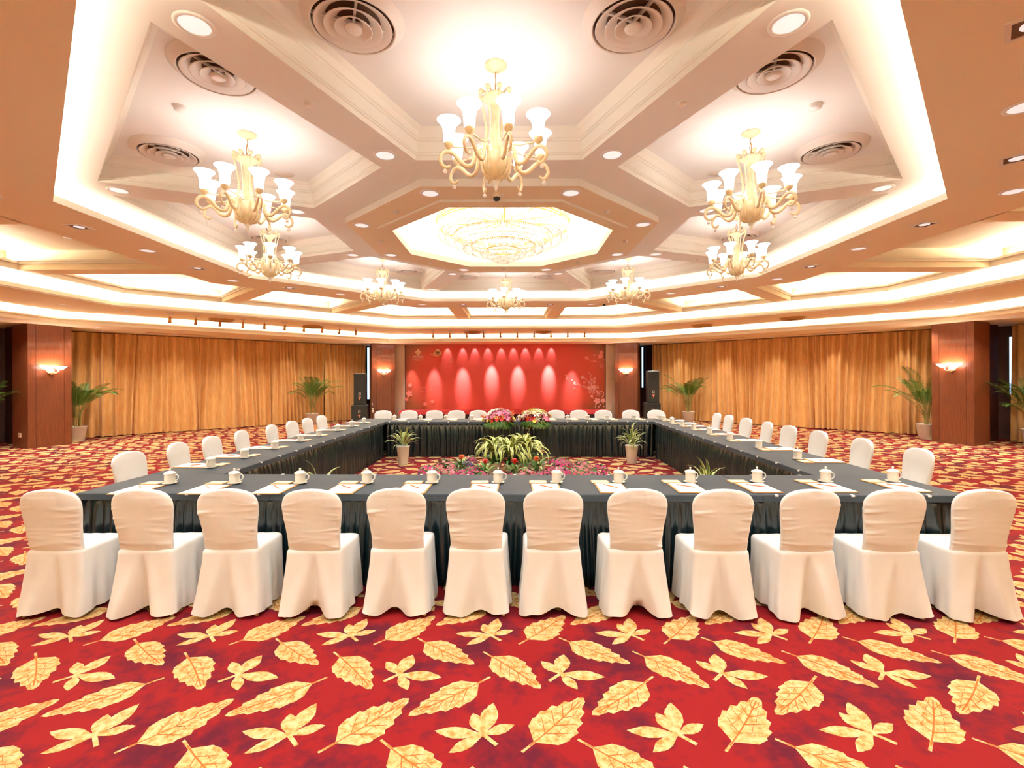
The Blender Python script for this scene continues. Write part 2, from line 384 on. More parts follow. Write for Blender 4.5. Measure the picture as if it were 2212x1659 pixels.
ring('main_soffit', [(A_LIP3, Z3, 0), (A_LIP3, Z3 + .075, 0), (A_LIP3 + .04, Z3 + .075, 0), (A_LIP3 + .04, Z3 + .025, 0), (A_LIP3 + .36, Z3 + .025, 0), (A_LIP3 + .36, ZC + .1, 0), (A_CI, ZC + .1, 0), (A_CI, Z3, 1)], PC)
# recessed ring of coffers: panels and beams
for k in range(8):
    n, t = octdir(k); X = Matrix((n, t, Vector((0, 0, 1)))).transposed().to_4x4(); X.translation = Vector((CX, CY, 0))
    mb = MB(); h0, h1 = (A_CI - .1) * math.tan(R(22.5)), (A_CO + .40) * math.tan(R(22.5))
    vs = [X @ Vector(p) for p in ((A_CI - .1, -h0, ZC), (A_CI - .1, h0, ZC), (A_CO + .40, h1, ZC), (A_CO + .40, -h1, ZC))]
    vs += [p + Vector((0, 0, .08)) for p in vs]
    mb.add(vs, [(3, 2, 1, 0), (4, 5, 6, 7)]); obj('coffer_panel', mb, 'coffer_gold', ceil)
    for s in (-1, 1):
        mb = MB(); c = s * 1.40; wd = .185
        mb.box(A_CI - .02, A_CO + .02, c - wd, c + wd, Z3, Z3 + .17, 0, X)
        mb.box(A_CI - .02, A_CO + .28, c - wd + .06, c + wd - .06, Z3 + .1, ZC + .02, 0, X)
        for q in (-1, 1):
            mb.box(A_CI - .02, A_CO + .0, c + q * (wd + .012) - .012, c + q * (wd + .012) + .012, Z3 + .10, Z3 + .17, 1, X)
            mb.box(A_CI - .02, A_CO + .0, c + q * (wd + .028) - .012, c + q * (wd + .028) + .012, Z3 + .14, Z3 + .17, 1, X)
        # beam paint tinted with carpet bounce, side strips in plain cream
        b = obj('ceiling_beam', mb, ['bounce_cream', 'cream'], ceil)
# main octagon: flat of beams with eight trapezoid coffers
for k in range(8):
    n, t = octdir(k)
    def P(a, s, z=0): return Vector((CX, CY, z)) + n * a + t * s
    T = math.tan(R(22.5)); W = [(1.80, -1.80 * T), (1.80, 1.80 * T), (5.15, 5.15 * T), (5.15, -5.15 * T)]
    H = [(A_HI, -.80), (A_HI, .80), (A_H, 1.60), (A_H, -1.60)]
    mb = MB(); vs = [P(*q, Z4) for q in W] + [P(*q, Z4) for q in H]
    mb.add(vs, [(0, 1, 5, 4)[::-1], (1, 2, 6, 5)[::-1], (2, 3, 7, 6)[::-1], (3, 0, 4, 7)[::-1]])
    obj('beam_soffit', mb, 'beam', ceil)
    loop = [P(*q).to_2d() for q in H]
    loop = ccw([Vector(p) for p in loop])
    mb = MB()
    mb.loop_sweep(loop, [(0, Z4), (0, Z4 + .045), (.012, Z4 + .05), (.012, Z4 + .062), (.020, Z4 + .066), (.030, Z4 + .165), (.042, Z4 + .170), (.042, Z4 + .185), (.055, Z4 + .190), (.075, Z4 + .235), (.11, Z5)])
    obj('crown_moulding', mb, 'cream', ceil)
    mb = MB(); vs = [P(*q, Z5) for q in [(A_HI - .02, -.84), (A_HI - .02, .84), (A_H + .02, 1.64), (A_H + .02, -1.64)]]
    mb.add(vs, [(3, 2, 1, 0)]); obj('coffer_panel', mb, 'coffer', ceil)
ring('hub_soffit', [(2.03, Z6, 0), (2.03, Z4 + .02, 0), (1.86, Z4 + .02, 0), (1.86, Z8, 2), (1.84, Z8, 2), (1.84, Z6 + .03, 0), (A_OP + .04, Z6 + .03, 0), (A_OP + .04, Z6 + .06, 0), (A_OP, Z6 + .06, 0), (A_OP, Z6 - .028, 1), (1.66, Z6 - .028, 0), (1.66, Z6, 1)], PC)
mb = MB(); mb.add([(p.x, p.y, Z8) for p in octloop(1.9)], [tuple(reversed(range(8)))]); obj('dome_panel', mb, 'coffer', ceil)

# ------------------------------------------------------------------ columns
def column(ang, name, label, pos, wid=0.86, depth=0.7):
    a = R(ang)
    root = thing(name, label, None, (pos[0], pos[1], 0), a); tag(root, kind='structure')
    mb = MB(); mb.box(.02, depth, -wid / 2 + .02, wid / 2 - .02, 0, Z1 + .05); obj('column_core', mb, 'wood_dark', root)
    h = wid / 2; e = .15
    for y0, y1 in ((-h, -h + e), (-h + e + .006, h - e - .006), (h - e, h)):
        mb = MB(); mb.box(0, .025, y0, y1, .0, Z1 + .01); obj('veneer_panel', mb, 'wood', root)
    for s in (-1, 1):
        mb = MB(); y0, y1 = sorted((s * h, s * (h - .025))); mb.box(.026, depth, y0, y1, 0, Z1 + .01); obj('veneer_panel', mb, 'wood', root)
    mb = MB(); mb.box(depth, 1.75, -.16, .16, 0, Z1 + .02); obj('wing_wall', mb, 'dark_wall', root)
    return root
COLS = {}
for ang, pos, lb in ((157.5, (-11.5, 11.96), 'mahogany pillar with a wall socket on its side and a lit sconce'),
                     (22.5, (11.05, 12.0), 'mahogany pillar with a sconce, across the hall from the socket pillar'),
                     (112.5, (-4.92, 18.52), 'mahogany pillar with a sconce at the emblem end of the red banner'),
                     (67.5, (4.45, 18.52), 'mahogany pillar with a sconce at the blossom end of the red banner')):
    COLS[ang] = column(ang, 'wood_column', lb, pos)

def x_at(ang_k, a, t):
    n, tt = octdir(ang_k); p = Vector((CX, CY, 0)) + n * a + tt * t; return VPX + F_PX * p.x / p.y
def t_for_x(k, a, x, lo, hi):
    for _ in range(60):
        mid = (lo + hi) / 2
        if (x_at(k, a, mid) - x) * (x_at(k, a, hi) - x) <= 0: lo = mid
        else: hi = mid
    return (lo + hi) / 2
# windows seen as slits between curtain ends and columns
def window(idx, k, t0, t1, z0, z1):
    n, t = octdir(k); X = Matrix((n, t, Vector((0, 0, 1)))).transposed().to_4x4(); X.translation = Vector((CX, CY, 0))
    root = thing('window_%d' % idx); tag(root, kind='structure')
    a = A_WALL - .10
    mb = MB(); mb.box(a, a + .02, t0, t1, z0, z1, 0, X); obj('pane', mb, 'window', root)
    mb = MB()
    for y0, y1, q0, q1 in ((t0 - .05, t0, z0 - .05, z1 + .05), (t1, t1 + .05, z0 - .05, z1 + .05), (t0, t1, z0 - .05, z0), (t0, t1, z1, z1 + .05)):
        mb.box(a - .02, a + .06, y0, y1, q0, q1, 0, X)
    obj('window_frame', mb, 'frame_dark', root)
tA, tB = sorted((t_for_x(3, A_WALL - .1, 798, -5.6, -3.5), t_for_x(3, A_WALL - .1, 793, -5.6, -3.5)))
window(1, 3, tA, tB, .80, Z1 - .06)
tA, tB = sorted((t_for_x(1, A_WALL - .1, 1386.5, 3.5, 5.6), t_for_x(1, A_WALL - .1, 1390, 3.5, 5.6)))
window(2, 1, tA, tB, 1.25, Z1 - .06)
window(3, 1, -5.49, -5.43, 1.2, Z1 - .3)

# ------------------------------------------------------------------ curtains
def curtain(k, t0, t1, label, seed, group, a=A_CURT):
    rnd = random.Random(seed); n, t = octdir(k); L = t1 - t0; N = int(L / 0.014); rows = 12
    base = Vector((CX, CY, 0)) + n * a
    ph = []; x = 0.0
    while x < L + .4:
        wd = rnd.uniform(.09, .27); ph.append((x, wd, rnd.uniform(.55, 1.0), rnd.uniform(-.05, .05))); x += wd
    prof = []
    for i in range(N + 1):
        s = L * i / N; d = 0
        for x0, wd, am, dr in ph:
            if x0 <= s < x0 + wd: d = am * (.5 * (1 - math.cos(2 * PI * (s - x0) / wd))) ** .65; break
        prof.append(d + .15 * math.sin(s * 21 + seed))
    vs = []; fs = []
    for r in range(rows + 1):
        z = .025 + (Z1 - .02 - .025) * r / rows; q = r / rows
        for i in range(N + 1):
            s = L * i / N
            i2 = min(N, max(0, int(i + (1 - q) * 9 * math.sin(s * 2.1 + seed))))
            d = prof[i2] * (.135 + .045 * (1 - q)) + .02 * math.sin(s * 1.7 + seed + 2 * q)
            vs.append(base + t * (t0 + s) - n * d + Vector((0, 0, z - (.012 * prof[i] if r == 0 else 0))))
    C = N + 1
    for r in range(rows):
        for i in range(N): fs.append((r * C + i, r * C + i + 1, (r + 1) * C + i + 1, (r + 1) * C + i))
    mb = MB(); mb.add(vs, fs)
    return tag(obj('curtain', mb, 'curtain', smooth=True), label, 'curtain', group)
pan = [(-4.85, -3.05), (-3.09, -1.05), (-1.09, 1.10), (1.06, 3.20), (3.16, 5.2)]
for i, (u0, u1) in enumerate(pan):
    curtain(3, u0, u1, 'golden satin curtain under the spotlight track, %s panel from the emblem-end pillar' % ORD[i], 11 + i, 'golden curtains')
for i, (u0, u1) in enumerate(pan):
    curtain(1, -u1 + (.6 if i == 4 else 0), -u0 - .1 * (i == 0), 'golden satin curtain of the wall without spotlights, %s panel from the blossom-end pillar' % ORD[i], 31 + i, 'golden curtains')
curtain(0, 1.2, 5.32, 'golden satin curtain beyond the pillar without a socket, beside a window', 51, 'golden curtains')

# ------------------------------------------------------------------ stage, banner
YB = 19.16
def bpx(x, y): return px_on_y(x, y, YB)
st = thing('stage', 'low red-carpeted stage below the printed banner', 'stage', (-.2, 18.8, 0))
mb = MB(); mb.box(-4.1, 3.95, -.45, 1.2, .28, .42); obj('stage_deck', mb, 'stage_red', st)
mb = MB(); mb.box(-4.0, 3.85, -.40, 1.2, 0, .28); obj('stage_base', mb, 'stage_dark', st)
p0, p1 = bpx(876, 884), bpx(1307, 743)
bn = thing('banner', 'red printed stage banner with hotel emblem and pink plum blossoms', 'banner', (0, YB, 0))
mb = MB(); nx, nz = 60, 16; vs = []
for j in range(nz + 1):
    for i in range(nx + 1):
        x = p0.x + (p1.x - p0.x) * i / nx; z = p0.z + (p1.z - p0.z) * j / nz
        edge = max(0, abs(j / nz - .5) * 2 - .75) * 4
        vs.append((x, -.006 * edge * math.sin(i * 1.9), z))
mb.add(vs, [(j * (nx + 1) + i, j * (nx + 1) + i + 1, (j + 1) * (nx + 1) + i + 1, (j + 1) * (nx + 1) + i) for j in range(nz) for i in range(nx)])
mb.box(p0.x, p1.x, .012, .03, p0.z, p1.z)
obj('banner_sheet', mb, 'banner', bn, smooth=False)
mb = MB(); mb.box(p0.x - .05, p1.x + .05, -.01, .05, p0.z - .05, p0.z - .012); obj('bottom_rail', mb, 'pilaster', bn)
mb = MB(); mb.box(p0.x - .05, p1.x + .05, -.01, .05, p1.z + .0, p1.z + .03); obj('top_rail', mb, 'white', bn)
def flat(P, mi=0, dy=-.012):
    return [(p[0], dy, p[1]) for p in P]
class Print(MB):
    def poly(s, P, dy=-.014, mi=0): s.add(flat(P, 0, dy), [tuple(range(len(P)))], mi)
    def disc(s, x, z, r, mi=0, dy=-.014, n=10): s.poly([(x + r * math.cos(2 * PI * k / n), z + r * math.sin(2 * PI * k / n)) for k in range(n)], dy, mi)
    def line(s, pts, w0, w1=None, mi=0, dy=-.014):
        w1 = w0 if w1 is None else w1; N = len(pts)
        for i in range(N - 1):
            a, b = Vector(pts[i]), Vector(pts[i + 1]); e = (b - a)
            if e.length < 1e-6: continue
            e.normalize(); m_ = Vector((-e.y, e.x)); wa = w0 + (w1 - w0) * i / (N - 1); wb = w0 + (w1 - w0) * (i + 1) / (N - 1)
            s.poly([a - m_ * wa, b - m_ * wb, b + m_ * wb, a + m_ * wa], dy, mi)
    def flower(s, x, z, r, mi=0, c=1, rot=0):
        P = []
        for k in range(50):
            a = 2 * PI * k / 50 + rot; rr = r * (.52 + .48 * abs(math.cos(2.5 * (a - rot)))); P.append((x + rr * math.cos(a), z + rr * math.sin(a)))
        s.poly(P, -.015, mi); s.disc(x, z, r * .16, c, -.018)
    def spiral(s, x, z, r, turns=1.6, a0=0, sg=1, w=.012, mi=0):
        P = []
        for k in range(28):
            q = k / 27; a = a0 + sg * 2 * PI * turns * q; rr = r * (1 - .82 * q); P.append((x + rr * math.cos(a), z + rr * math.sin(a)))
        s.line(P, w, w * .7, mi)
def B2(x, y):
    p = bpx(x, y); return (p.x, p.z)
S = YB / F_PX
def emit(name, mats, fn, *ar, **kw):
    p_ = Print(); getattr(p_, fn)(*ar, **kw); return tag(obj(name, p_, mats, bn), kind='stuff' if fn == 'line' else None)
PK = ['print_pink', 'print_rose']; RO = ['print_rose', 'print_rose']
def q2(zx, zy): return B2(1210 + zx / 13.27, 760 + zy / 13.27)   # points taken from an enlarged view of the blossom corner
for zx, zy, r in ((635, 735, 55), (905, 1275, 45), (1050, 1415, 95), (1225, 1410, 75), (835, 1040, 60), (955, 1025, 90), (1060, 1150, 45), (180, 775, 32), (160, 680, 26), (395, 905, 40), (435, 940, 28), (335, 810, 28)):
    emit('blossom', PK, 'flower', *q2(zx, zy), r * S / 13.27, 0, 1, rot=zx)
for zx, zy in ((1135, 1135), (1190, 1147), (1235, 1185), (1240, 1240), (1215, 1295), (900, 900), (898, 940), (205, 700), (1155, 1525), (1015, 1520), (1105, 1580), (1250, 1570), (1010, 1585)):
    emit('dot', PK, 'disc', *q2(zx, zy), 20 * S / 13.27)
for P in (((350, 830), (480, 900), (620, 985), (800, 1065), (960, 1120)), ((450, 945), (560, 965), (640, 985), (780, 1000), (850, 1030)), ((700, 755), (790, 850), (830, 920), (880, 990)), ((780, 580), (870, 640), (880, 700), (855, 760), (900, 800)), ((800, 860), (880, 850), (960, 850), (1000, 900)), ((960, 840), (980, 760), (1010, 740), (1030, 800)), ((920, 1310), (980, 1350)), ((1090, 1400), (1160, 1390), (1100, 1430)), ((1000, 1100), (1080, 1180), (1150, 1220))):
    emit('twig', PK, 'line', [q2(*p) for p in smoothpath([(*p, 0) for p in P], 5) for p in [(p.x, p.y)]], .011, .007)
for zx, zy, r, a0, sg in ((860, 1160, 55, 0, 1), (945, 1180, 45, 2, -1), (1060, 1035, 55, 3, -1), (1100, 1240, 60, 0, 1), (900, 810, 40, 1, 1), (980, 890, 45, 4, -1), (850, 890, 40, 2, 1), (985, 760, 34, 2, 1)):
    emit('scroll', PK, 'spiral', *q2(zx, zy), r * S / 13.27, 1.5, a0, sg, .010)

for zx, zy, r in ((1180, 30, 70), (1150, 130, 80), (985, 100, 36), (990, 275, 40), (760, 180, 60)): emit('blossom', RO, 'flower', *q2(zx, zy), r * S / 13.27, 0, 0, zx)
emit('twig', RO, 'line', [q2(*p) for p in ((700, 170), (860, 250), (1010, 295), (1260, 310))], .010); emit('twig', RO, 'line', [q2(*p) for p in ((1200, 120), (1270, 260))], .014)
emit('scroll', RO, 'spiral', *q2(1190, 430), 60 * S / 13.27, 1.5, 0, 1, .012)
for x, y, r in ((884, 850, 8), (886, 832, 5), (878, 862, 5), (918, 872, 5), (934, 867, 4), (1240, 838, 3), (1262, 826, 4), (1284, 820, 4)): emit('blossom', RO, 'flower', *B2(x, y), r * S, 0, 0, x)
for x, y, r in ((914, 840, 6), (975, 777, 6), (1048, 768, 5)):
    emit('scroll', RO, 'spiral', *B2(x, y), r * S, 1.5, 0, 1, .012); emit('twig', RO, 'line', [B2(x - 9, y + 4), B2(x, y + 6), B2(x + 6, y + 3)], .008)
pr = Print()    # cloud
for x, y, r in ((940, 762.5, 4.0), (945.5, 758.5, 5.0), (950.5, 762.5, 4.2)): pr.disc(*B2(x, y), r * S, n=16)
pr.line([B2(*p) for p in ((930, 765), (934, 765.2), (939, 767), (946, 767.6), (951, 766))], .02, .03)
pr.spiral(*B2(945, 761.5), 2.6 * S, 1.4, 0, 1, .012, 1)
obj('cloud_print', pr, ['print_gold', 'print_hole'], bn)
pr = Print()    # emblem: nested lozenges
cx_, cz_ = B2(903.5, 760.5); u = 6.9 * S
for r, mi, dy in ((1.0, 0, -.014), (.62, 1, -.016), (.50, 0, -.018), (.14, 1, -.020)):
    pr.poly([(cx_ - u * r, cz_), (cx_, cz_ - u * r), (cx_ + u * r, cz_), (cx_, cz_ + u * r)], dy, mi)
obj('emblem_print', pr, ['print_gold', 'print_hole'], bn)
bpy.data.materials['gold_print'].node_tree.nodes['Principled BSDF'].inputs['Base Color'].default_value = (0.80, 0.50, 0.26, 1)
def lettering(txt, x, y, wpx, hpx, parent):
    c = bpy.data.curves.new('lettering', 'FONT'); c.body = txt; c.align_x = 'CENTER'; c.align_y = 'CENTER'; c.size = 1.0; c.extrude = 0.004
    tmp = bpy.data.objects.new('tmp', c); COL.objects.link(tmp)
    dg = bpy.context.evaluated_depsgraph_get(); me = bpy.data.meshes.new_from_object(tmp.evaluated_get(dg)); bpy.data.objects.remove(tmp)
    if not me.vertices: return None
    xs = [v.co.x for v in me.vertices]; ys = [v.co.y for v in me.vertices]; mx, my = (max(xs) + min(xs)) / 2, (max(ys) + min(ys)) / 2
    sx = wpx * S / max(1e-4, max(xs) - min(xs)); sy = hpx * S / max(1e-4, max(ys) - min(ys)); X, Z = B2(x, y)
    for v in me.vertices: v.co = ((v.co.x - mx) * sx + X, -.012 - v.co.z * .2, (v.co.y - my) * sy + Z)
    me.materials.clear(); me.materials.append(M['print_white'])
    o = bpy.data.objects.new('lettering', me); COL.objects.link(o); o.parent = parent; return tag(o, kind='stuff')
lettering('金陵花園酒店', 903.5, 769.7, 22, 3.6, bn)
lettering('Jinling Garden Hotel', 904, 774.6, 26, 2.8, bn)
pr = Print(); pr.line([B2(897.5, 777.6), B2(909.5, 777.6)], .008); obj('underline_print', pr, 'print_white', bn)
# beige pilasters beside the banner
for i, (x0, x1, lb) in enumerate(((853, 875, 'emblem'), (1308, 1331, 'blossom'))):
    mb = MB(); a, b = px_on_y(x0, 800, YB + .05).x, px_on_y(x1, 800, YB + .05).x; mb.box(a, b, YB - .02, YB + .9, 0, Z1)
    tag(obj('trim_%d' % (i + 1), mb, 'pilaster'), kind='structure')
mb = MB(); mb.box(-4.4, 4.0, YB + .04, YB + .2, 0, Z1); tag(obj('trim_3', mb, 'dark_wall'), kind='structure')

# banner wash lights: small downlights in the soffit right before it
SPOTC = (1.0, 0.94, 0.92)
def spot(loc, target, watts, size, blend, name='spot_lamp', color=SPOTC, rad=.03):
    L = bpy.data.lights.new(name, 'SPOT'); L.energy = watts; L.spot_size = R(size); L.spot_blend = blend; L.color = color; L.shadow_soft_size = rad
    o = bpy.data.objects.new(name, L); COL.objects.link(o); o.location = loc
    d = (Vector(target) - Vector(loc)).normalized(); o.rotation_euler = d.to_track_quat('-Z', 'Y').to_euler(); return o

# ------------------------------------------------------------------ ceiling fittings (built once, then copied)
def onz(a, t, k, z):
    n, tt = octdir(k); return Vector((CX, CY, z)) + n * a + tt * t
def polar(r, ang, z): return Vector((CX + r * math.cos(R(ang)), CY + r * math.sin(R(ang)), z))
def downlight_proto():
    r = thing('recessed_downlight')
    mb = MB(); mb.lathe([(.085, 0), (.112, 0), (.112, -.004), (.095, -.010), (.085, -.008), (.085, 0)], 28, cap=False); obj('trim_ring', mb, 'white', r, True)
    mb = MB(); mb.lathe([(.086, -.003), (.0, -.0035)], 28, cap=False); obj('lens', mb, 'lamp', r)
    return r
def square_proto():
    r = thing('square_spotlight')
    mb = MB()
    for x0, x1, y0, y1 in ((-.11, .11, .085, .11), (-.11, .11, -.11, -.085), (-.11, -.085, -.085, .085), (.085, .11, -.085, .085)): mb.box(x0, x1, y0, y1, -.010, 0)
    obj('frame', mb, 'vent', r)
    mb = MB(); mb.box(-.085, .085, -.085, .085, -.003, 0); obj('housing', mb, 'vent_dark', r)
    mb = MB(); mb.lathe([(.055, -.003), (.055, -.006), (.046, -.007), (0, -.007)], 20); obj('lens', mb, 'lamp', r)
    return r
def diffuser_proto(mv='vent'):
    r = thing('air_diffuser')
    mb = MB(); mb.lathe([(.33, 0), (.325, -.012), (.30, -.020), (.275, -.055), (.268, -.058), (.262, -.050), (.262, -.006)], 40, cap=False); obj('flange', mb, mv, r, True)
    for r0, r1, z0, z1 in ((.175, .243, -.014, -.060), (.105, .180, -.016, -.068), (.045, .116, -.018, -.074)):
        mb = MB(); mb.lathe([(r0, z0), (r1, z1), (r1 + .006, z1 + .004), (r0 + .006, z0 + .004)], 40, cap=False); obj('cone_ring', mb, mv, r, True)
    mb = MB(); mb.lathe([(.0, -.078), (.03, -.079), (.055, -.074), (.058, -.066), (.0, -.060)], 30, cap=False); obj('centre_disc', mb, mv, r, True)
    mb = MB(); mb.lathe([(.262, -.004), (0, -.005)], 40, cap=False); obj('duct', mb, 'vent_dark', r)
    mb = MB()
    for q in range(4): mb.box(.0, .26, -.008, .008, -.03, -.012, 0, Matrix.Rotation(q * PI / 2 + .4, 4, 'Z'))
    obj('spoke', mb, mv, r)
    return r
def disc_proto(name, rad, dep, col, part):
    r = thing(name)
    mb = MB(); mb.lathe([(rad, 0), (rad * .96, -dep), (0, -dep * 1.15)], 24, cap=False); obj(part, mb, col, r, True)
    mb = MB(); mb.lathe([(rad * 1.0, 0), (rad * 1.12, 0), (rad * 1.1, -.004), (rad * 1.0, -.006)], 24, cap=False); obj('rim', mb, 'white', r, True)
    return r
def slot_proto():
    r = thing('slot_downlight')
    mb = MB(); mb.lathe([(.055, 0), (.075, 0), (.073, -.005), (.055, -.006)], 16, cap=False); obj('trim_ring', mb, 'white', r, True)
    mb = MB(); mb.lathe([(.056, -.003), (0, -.0035)], 16, cap=False); obj('lens', mb, 'lamp', r)
    return r
RING_W, BEAM_W, CURT_W = 90, 62, 100
def lamp_down(p, watts, size=115, color=WHITE):
    p = Vector(p) - Vector((0, 0, .03)); return spot(p, p - Vector((0, 0, 1)), watts, size, 1.0, 'downlight_lamp', color, .06)
KNAME = {2: 'nearest the banner', 6: 'across the hub from the banner', 4: 'on the socket pillar side', 0: 'opposite the socket pillar side', 3: 'towards the emblem end of the banner',
         1: 'towards the blossom end of the banner', 5: 'diagonally off the banner, socket pillar side', 7: 'diagonally off the banner, opposite the socket pillar'}
KWALL = {3: 'before the curtains under the spotlight track', 1: 'before the curtains beside the blossom-end pillar', 0: 'behind the pillar opposite the socket pillar', 4: 'behind the socket pillar'}
class Placer:
    def __init__(s, proto): s.p = proto; s.used = False
    def __call__(s, loc, rz, label, cat, group):
        if not s.used: s.used = True; o = s.p; o.location = loc; o.rotation_euler = (0, 0, rz)
        else: o = dup(s.p, loc, rz)
        return tag(o, label, cat, group)
dfo = Placer(diffuser_proto('brass'))
dl, sq, df, slot = Placer(downlight_proto()), Placer(square_proto()), Placer(diffuser_proto()), Placer(slot_proto())
spk = Placer(disc_proto('ceiling_speaker', .10, .008, 'vent', 'grille')); det = Placer(disc_proto('smoke_detector', .05, .03, 'white', 'cap')); spr = Placer(disc_proto('sprinkler', .035, .02, 'vent', 'cap'))
for q in range(8):
    a = 22.5 + 45 * q
    lamp_down(polar(2.0, a, Z6), BEAM_W); lamp_down(polar(4.58, a, Z4), BEAM_W); lamp_down(polar(5.24 / math.cos(R(22.5)), a, Z3), RING_W)
    dl(polar(2.0, a, Z6), R(a), 'round recessed downlight in the soffit ring around the crystal chandelier', 'downlight', 'downlights of the hub ring')
    dl(polar(2.78, a, Z4), R(a), 'round downlight on a ceiling beam, at its end towards the crystal chandelier', 'downlight', 'inner beam downlights')
    dl(polar(4.58, a, Z4), R(a), 'round downlight on a ceiling beam, at its end towards the lit cove', 'downlight', 'outer beam downlights')
    spr(polar(3.7, a, Z4), 0, 'small round sprinkler cap midway along a ceiling beam', 'sprinkler', 'beam sprinkler caps')
    dl(polar(5.24 / math.cos(R(22.5)), a, Z3), R(a), 'round downlight at a corner of the orange ceiling ring', 'downlight', 'corner ring downlights')
    spr(polar(1.80, 45 * q, Z6), 0, 'small sprinkler cap on the hub ring side', 'sprinkler', 'hub sprinkler caps')
for k in range(8):
    n, t = octdir(k); a = R(45 * k)
    lamp_down(onz(5.24, 0, k, Z3), RING_W); lamp_down(onz(9.6, 3.3, k, Z2), RING_W); lamp_down(onz(9.6, -3.3, k, Z2), RING_W)
    dl(onz(5.24, 0, k, Z3), a, 'round downlight mid-side of the orange ring, side ' + KNAME[k], 'downlight', 'side ring downlights')
    for s in (-1, 1):
        sq(onz(5.24, 1.12 * s, k, Z3), a, 'square spotlight on the orange ring, side ' + KNAME[k], 'spotlight', 'square ring spotlights')
        df(onz(3.91, .92 * s, k, Z5), a, 'round air diffuser in the chandelier coffer ' + KNAME[k], 'air diffuser', 'coffer air diffusers')
        sq(onz(6.25, 2.0 * s, k, ZC), a, 'square spotlight in a glowing outer coffer', 'spotlight', 'outer coffer spotlights')
        dfo(onz(9.8, 1.25 * s, k, Z2), a, 'brass-toned air diffuser on the outer ring, side ' + KNAME[k], 'air diffuser', 'outer ring air diffusers')
        slot(onz(9.6, 3.3 * s, k, Z2), a, 'small round downlight on the narrow ring above the curtains', 'downlight', 'narrow ring downlights')
    spk(onz(6.6, .35, k, ZC), 0, 'round speaker grille in the glowing outer coffer ' + KNAME[k], 'speaker', 'outer coffer speakers')
    slot(onz(6.9, -.55, k, ZC), 0, 'small round lamp in the glowing outer coffer ' + KNAME[k], 'downlight', 'outer coffer lamps')
    if k in (5, 7):
        s = 1 if k == 5 else -1
        spk(onz(2.86, -.68 * s, k, Z5), 0, 'round speaker grille in a chandelier coffer', 'speaker', 'coffer speakers')
        det(onz(4.0, .10 * s, k, Z5), 0, 'flat white detector disc between two air diffusers', 'detector', 'coffer detectors')
    if k in (0, 1, 3, 4):
        for j in range(-2, 3):
            od = ORD[j + 2] if k in (3, 4) else ORD[2 - j]
            lamp_down(onz(11.4, j * 1.85, k, Z1), CURT_W, 140, (1, .93, .82))
            slot(onz(11.4, j * 1.85, k, Z1), a, '%s small cove-row downlight from the banner, ' % od + KWALL[k], 'downlight', 'curtain downlights, cove row')
            slot(onz(12.6, j * 1.7 + .1, k, Z1), a, '%s small wall-row downlight from the banner, ' % od + KWALL[k], 'downlight', 'curtain downlights, curtain row')
        for j in (-1, 1):
            r = thing('linear_vent', 'long slot air grille in the soffit ' + KWALL[k], 'vent', onz(12.15, 1.7 * j, k, Z1), a, 'slot air grilles')
            mb = MB(); mb.box(-.07, .07, -.9, .9, -.008, 0); obj('frame', mb, 'bounce_cream', r)
            mb = MB(); mb.box(-.04, .04, -.87, .87, -.010, -.008); obj('slot', mb, 'vent_dark', r)
slot.p  # noqa
for i, x in enumerate((-3.6, -2.4, -1.2, 0, 1.2, 2.4, 3.4)):
    slot((x - .2, 18.3, Z1), 0, 'small downlight in the soffit right before the red banner', 'downlight', 'banner downlights')
# curtain wall washing on the sides: the row of downlights against the curtains
for k in (1, 3):
    n, t = octdir(k)
    for j in range(-2, 3):
        p = onz(12.6, j * 1.7 + .1, k, Z1 - .03); spot(p, p + Vector((0, 0, -2)) + n * .42, 30 if k == 1 else 14, 60, 1.0, 'curtain_downlight_lamp', (1, .86, .66))
# track spotlights
def track_proto():
    r = thing('track_spotlight')
    mb = MB(); mb.box(-.07, .07, -.035, .035, -.03, 0); obj('adapter', mb, 'white', r)
    mb = MB(); mb.tube([(0, 0, -.03), (0, 0, -.11)], .008); obj('stem', mb, 'bronze', r)
    mb = MB(); mb.tube([(0, -.02, -.10), (0, .03, -.24)], [.028, .042], 12); obj('lamp_head', mb, 'bronze', r, True)
    mb = MB(); mb.tube([(0, .03, -.238), (0, .0315, -.243)], [.034, .034], 12); obj('lens', mb, 'lamp', r)
    return r
tk = Placer(track_proto())
xs_pool = [(890, 806, 30), (938, 806, 55), (1000, 800, 90), (1062, 790, 100), (1119, 793, 100), (1185, 790, 110), (1236, 815, 50)]
for i in range(10):
    tk(onz(9.25, 2.5 - i * .545, 3, Z2), R(135) - PI / 2, 'gilt track spotlight on the ring before the curtains beside the socket pillar', 'spotlight', 'curtain-side track spotlights')
    p = onz(9.3, 2.55 - i * .575, 2, Z2); tk(p, 0, 'gilt track spotlight on the ring before the red banner', 'spotlight', 'banner-side track spotlights')
for x, y, wt in xs_pool:
    tg = bpx(x, y); h = Vector((tg.x, YB - .62, Z1 - .03)); spot(h, (tg.x, YB - .02, tg.z - .42), wt * 4.4, 25, .95, 'banner_spot_lamp')
for x in (967, 1000, 1026, 1054, 1083, 1109, 1135, 1164, 1191):
    tg = bpx(x, 752); spot((tg.x, YB - .16, Z1 - .02), (tg.x, YB, tg.z - .25), 12, 50, .6, 'banner_downlight_lamp')
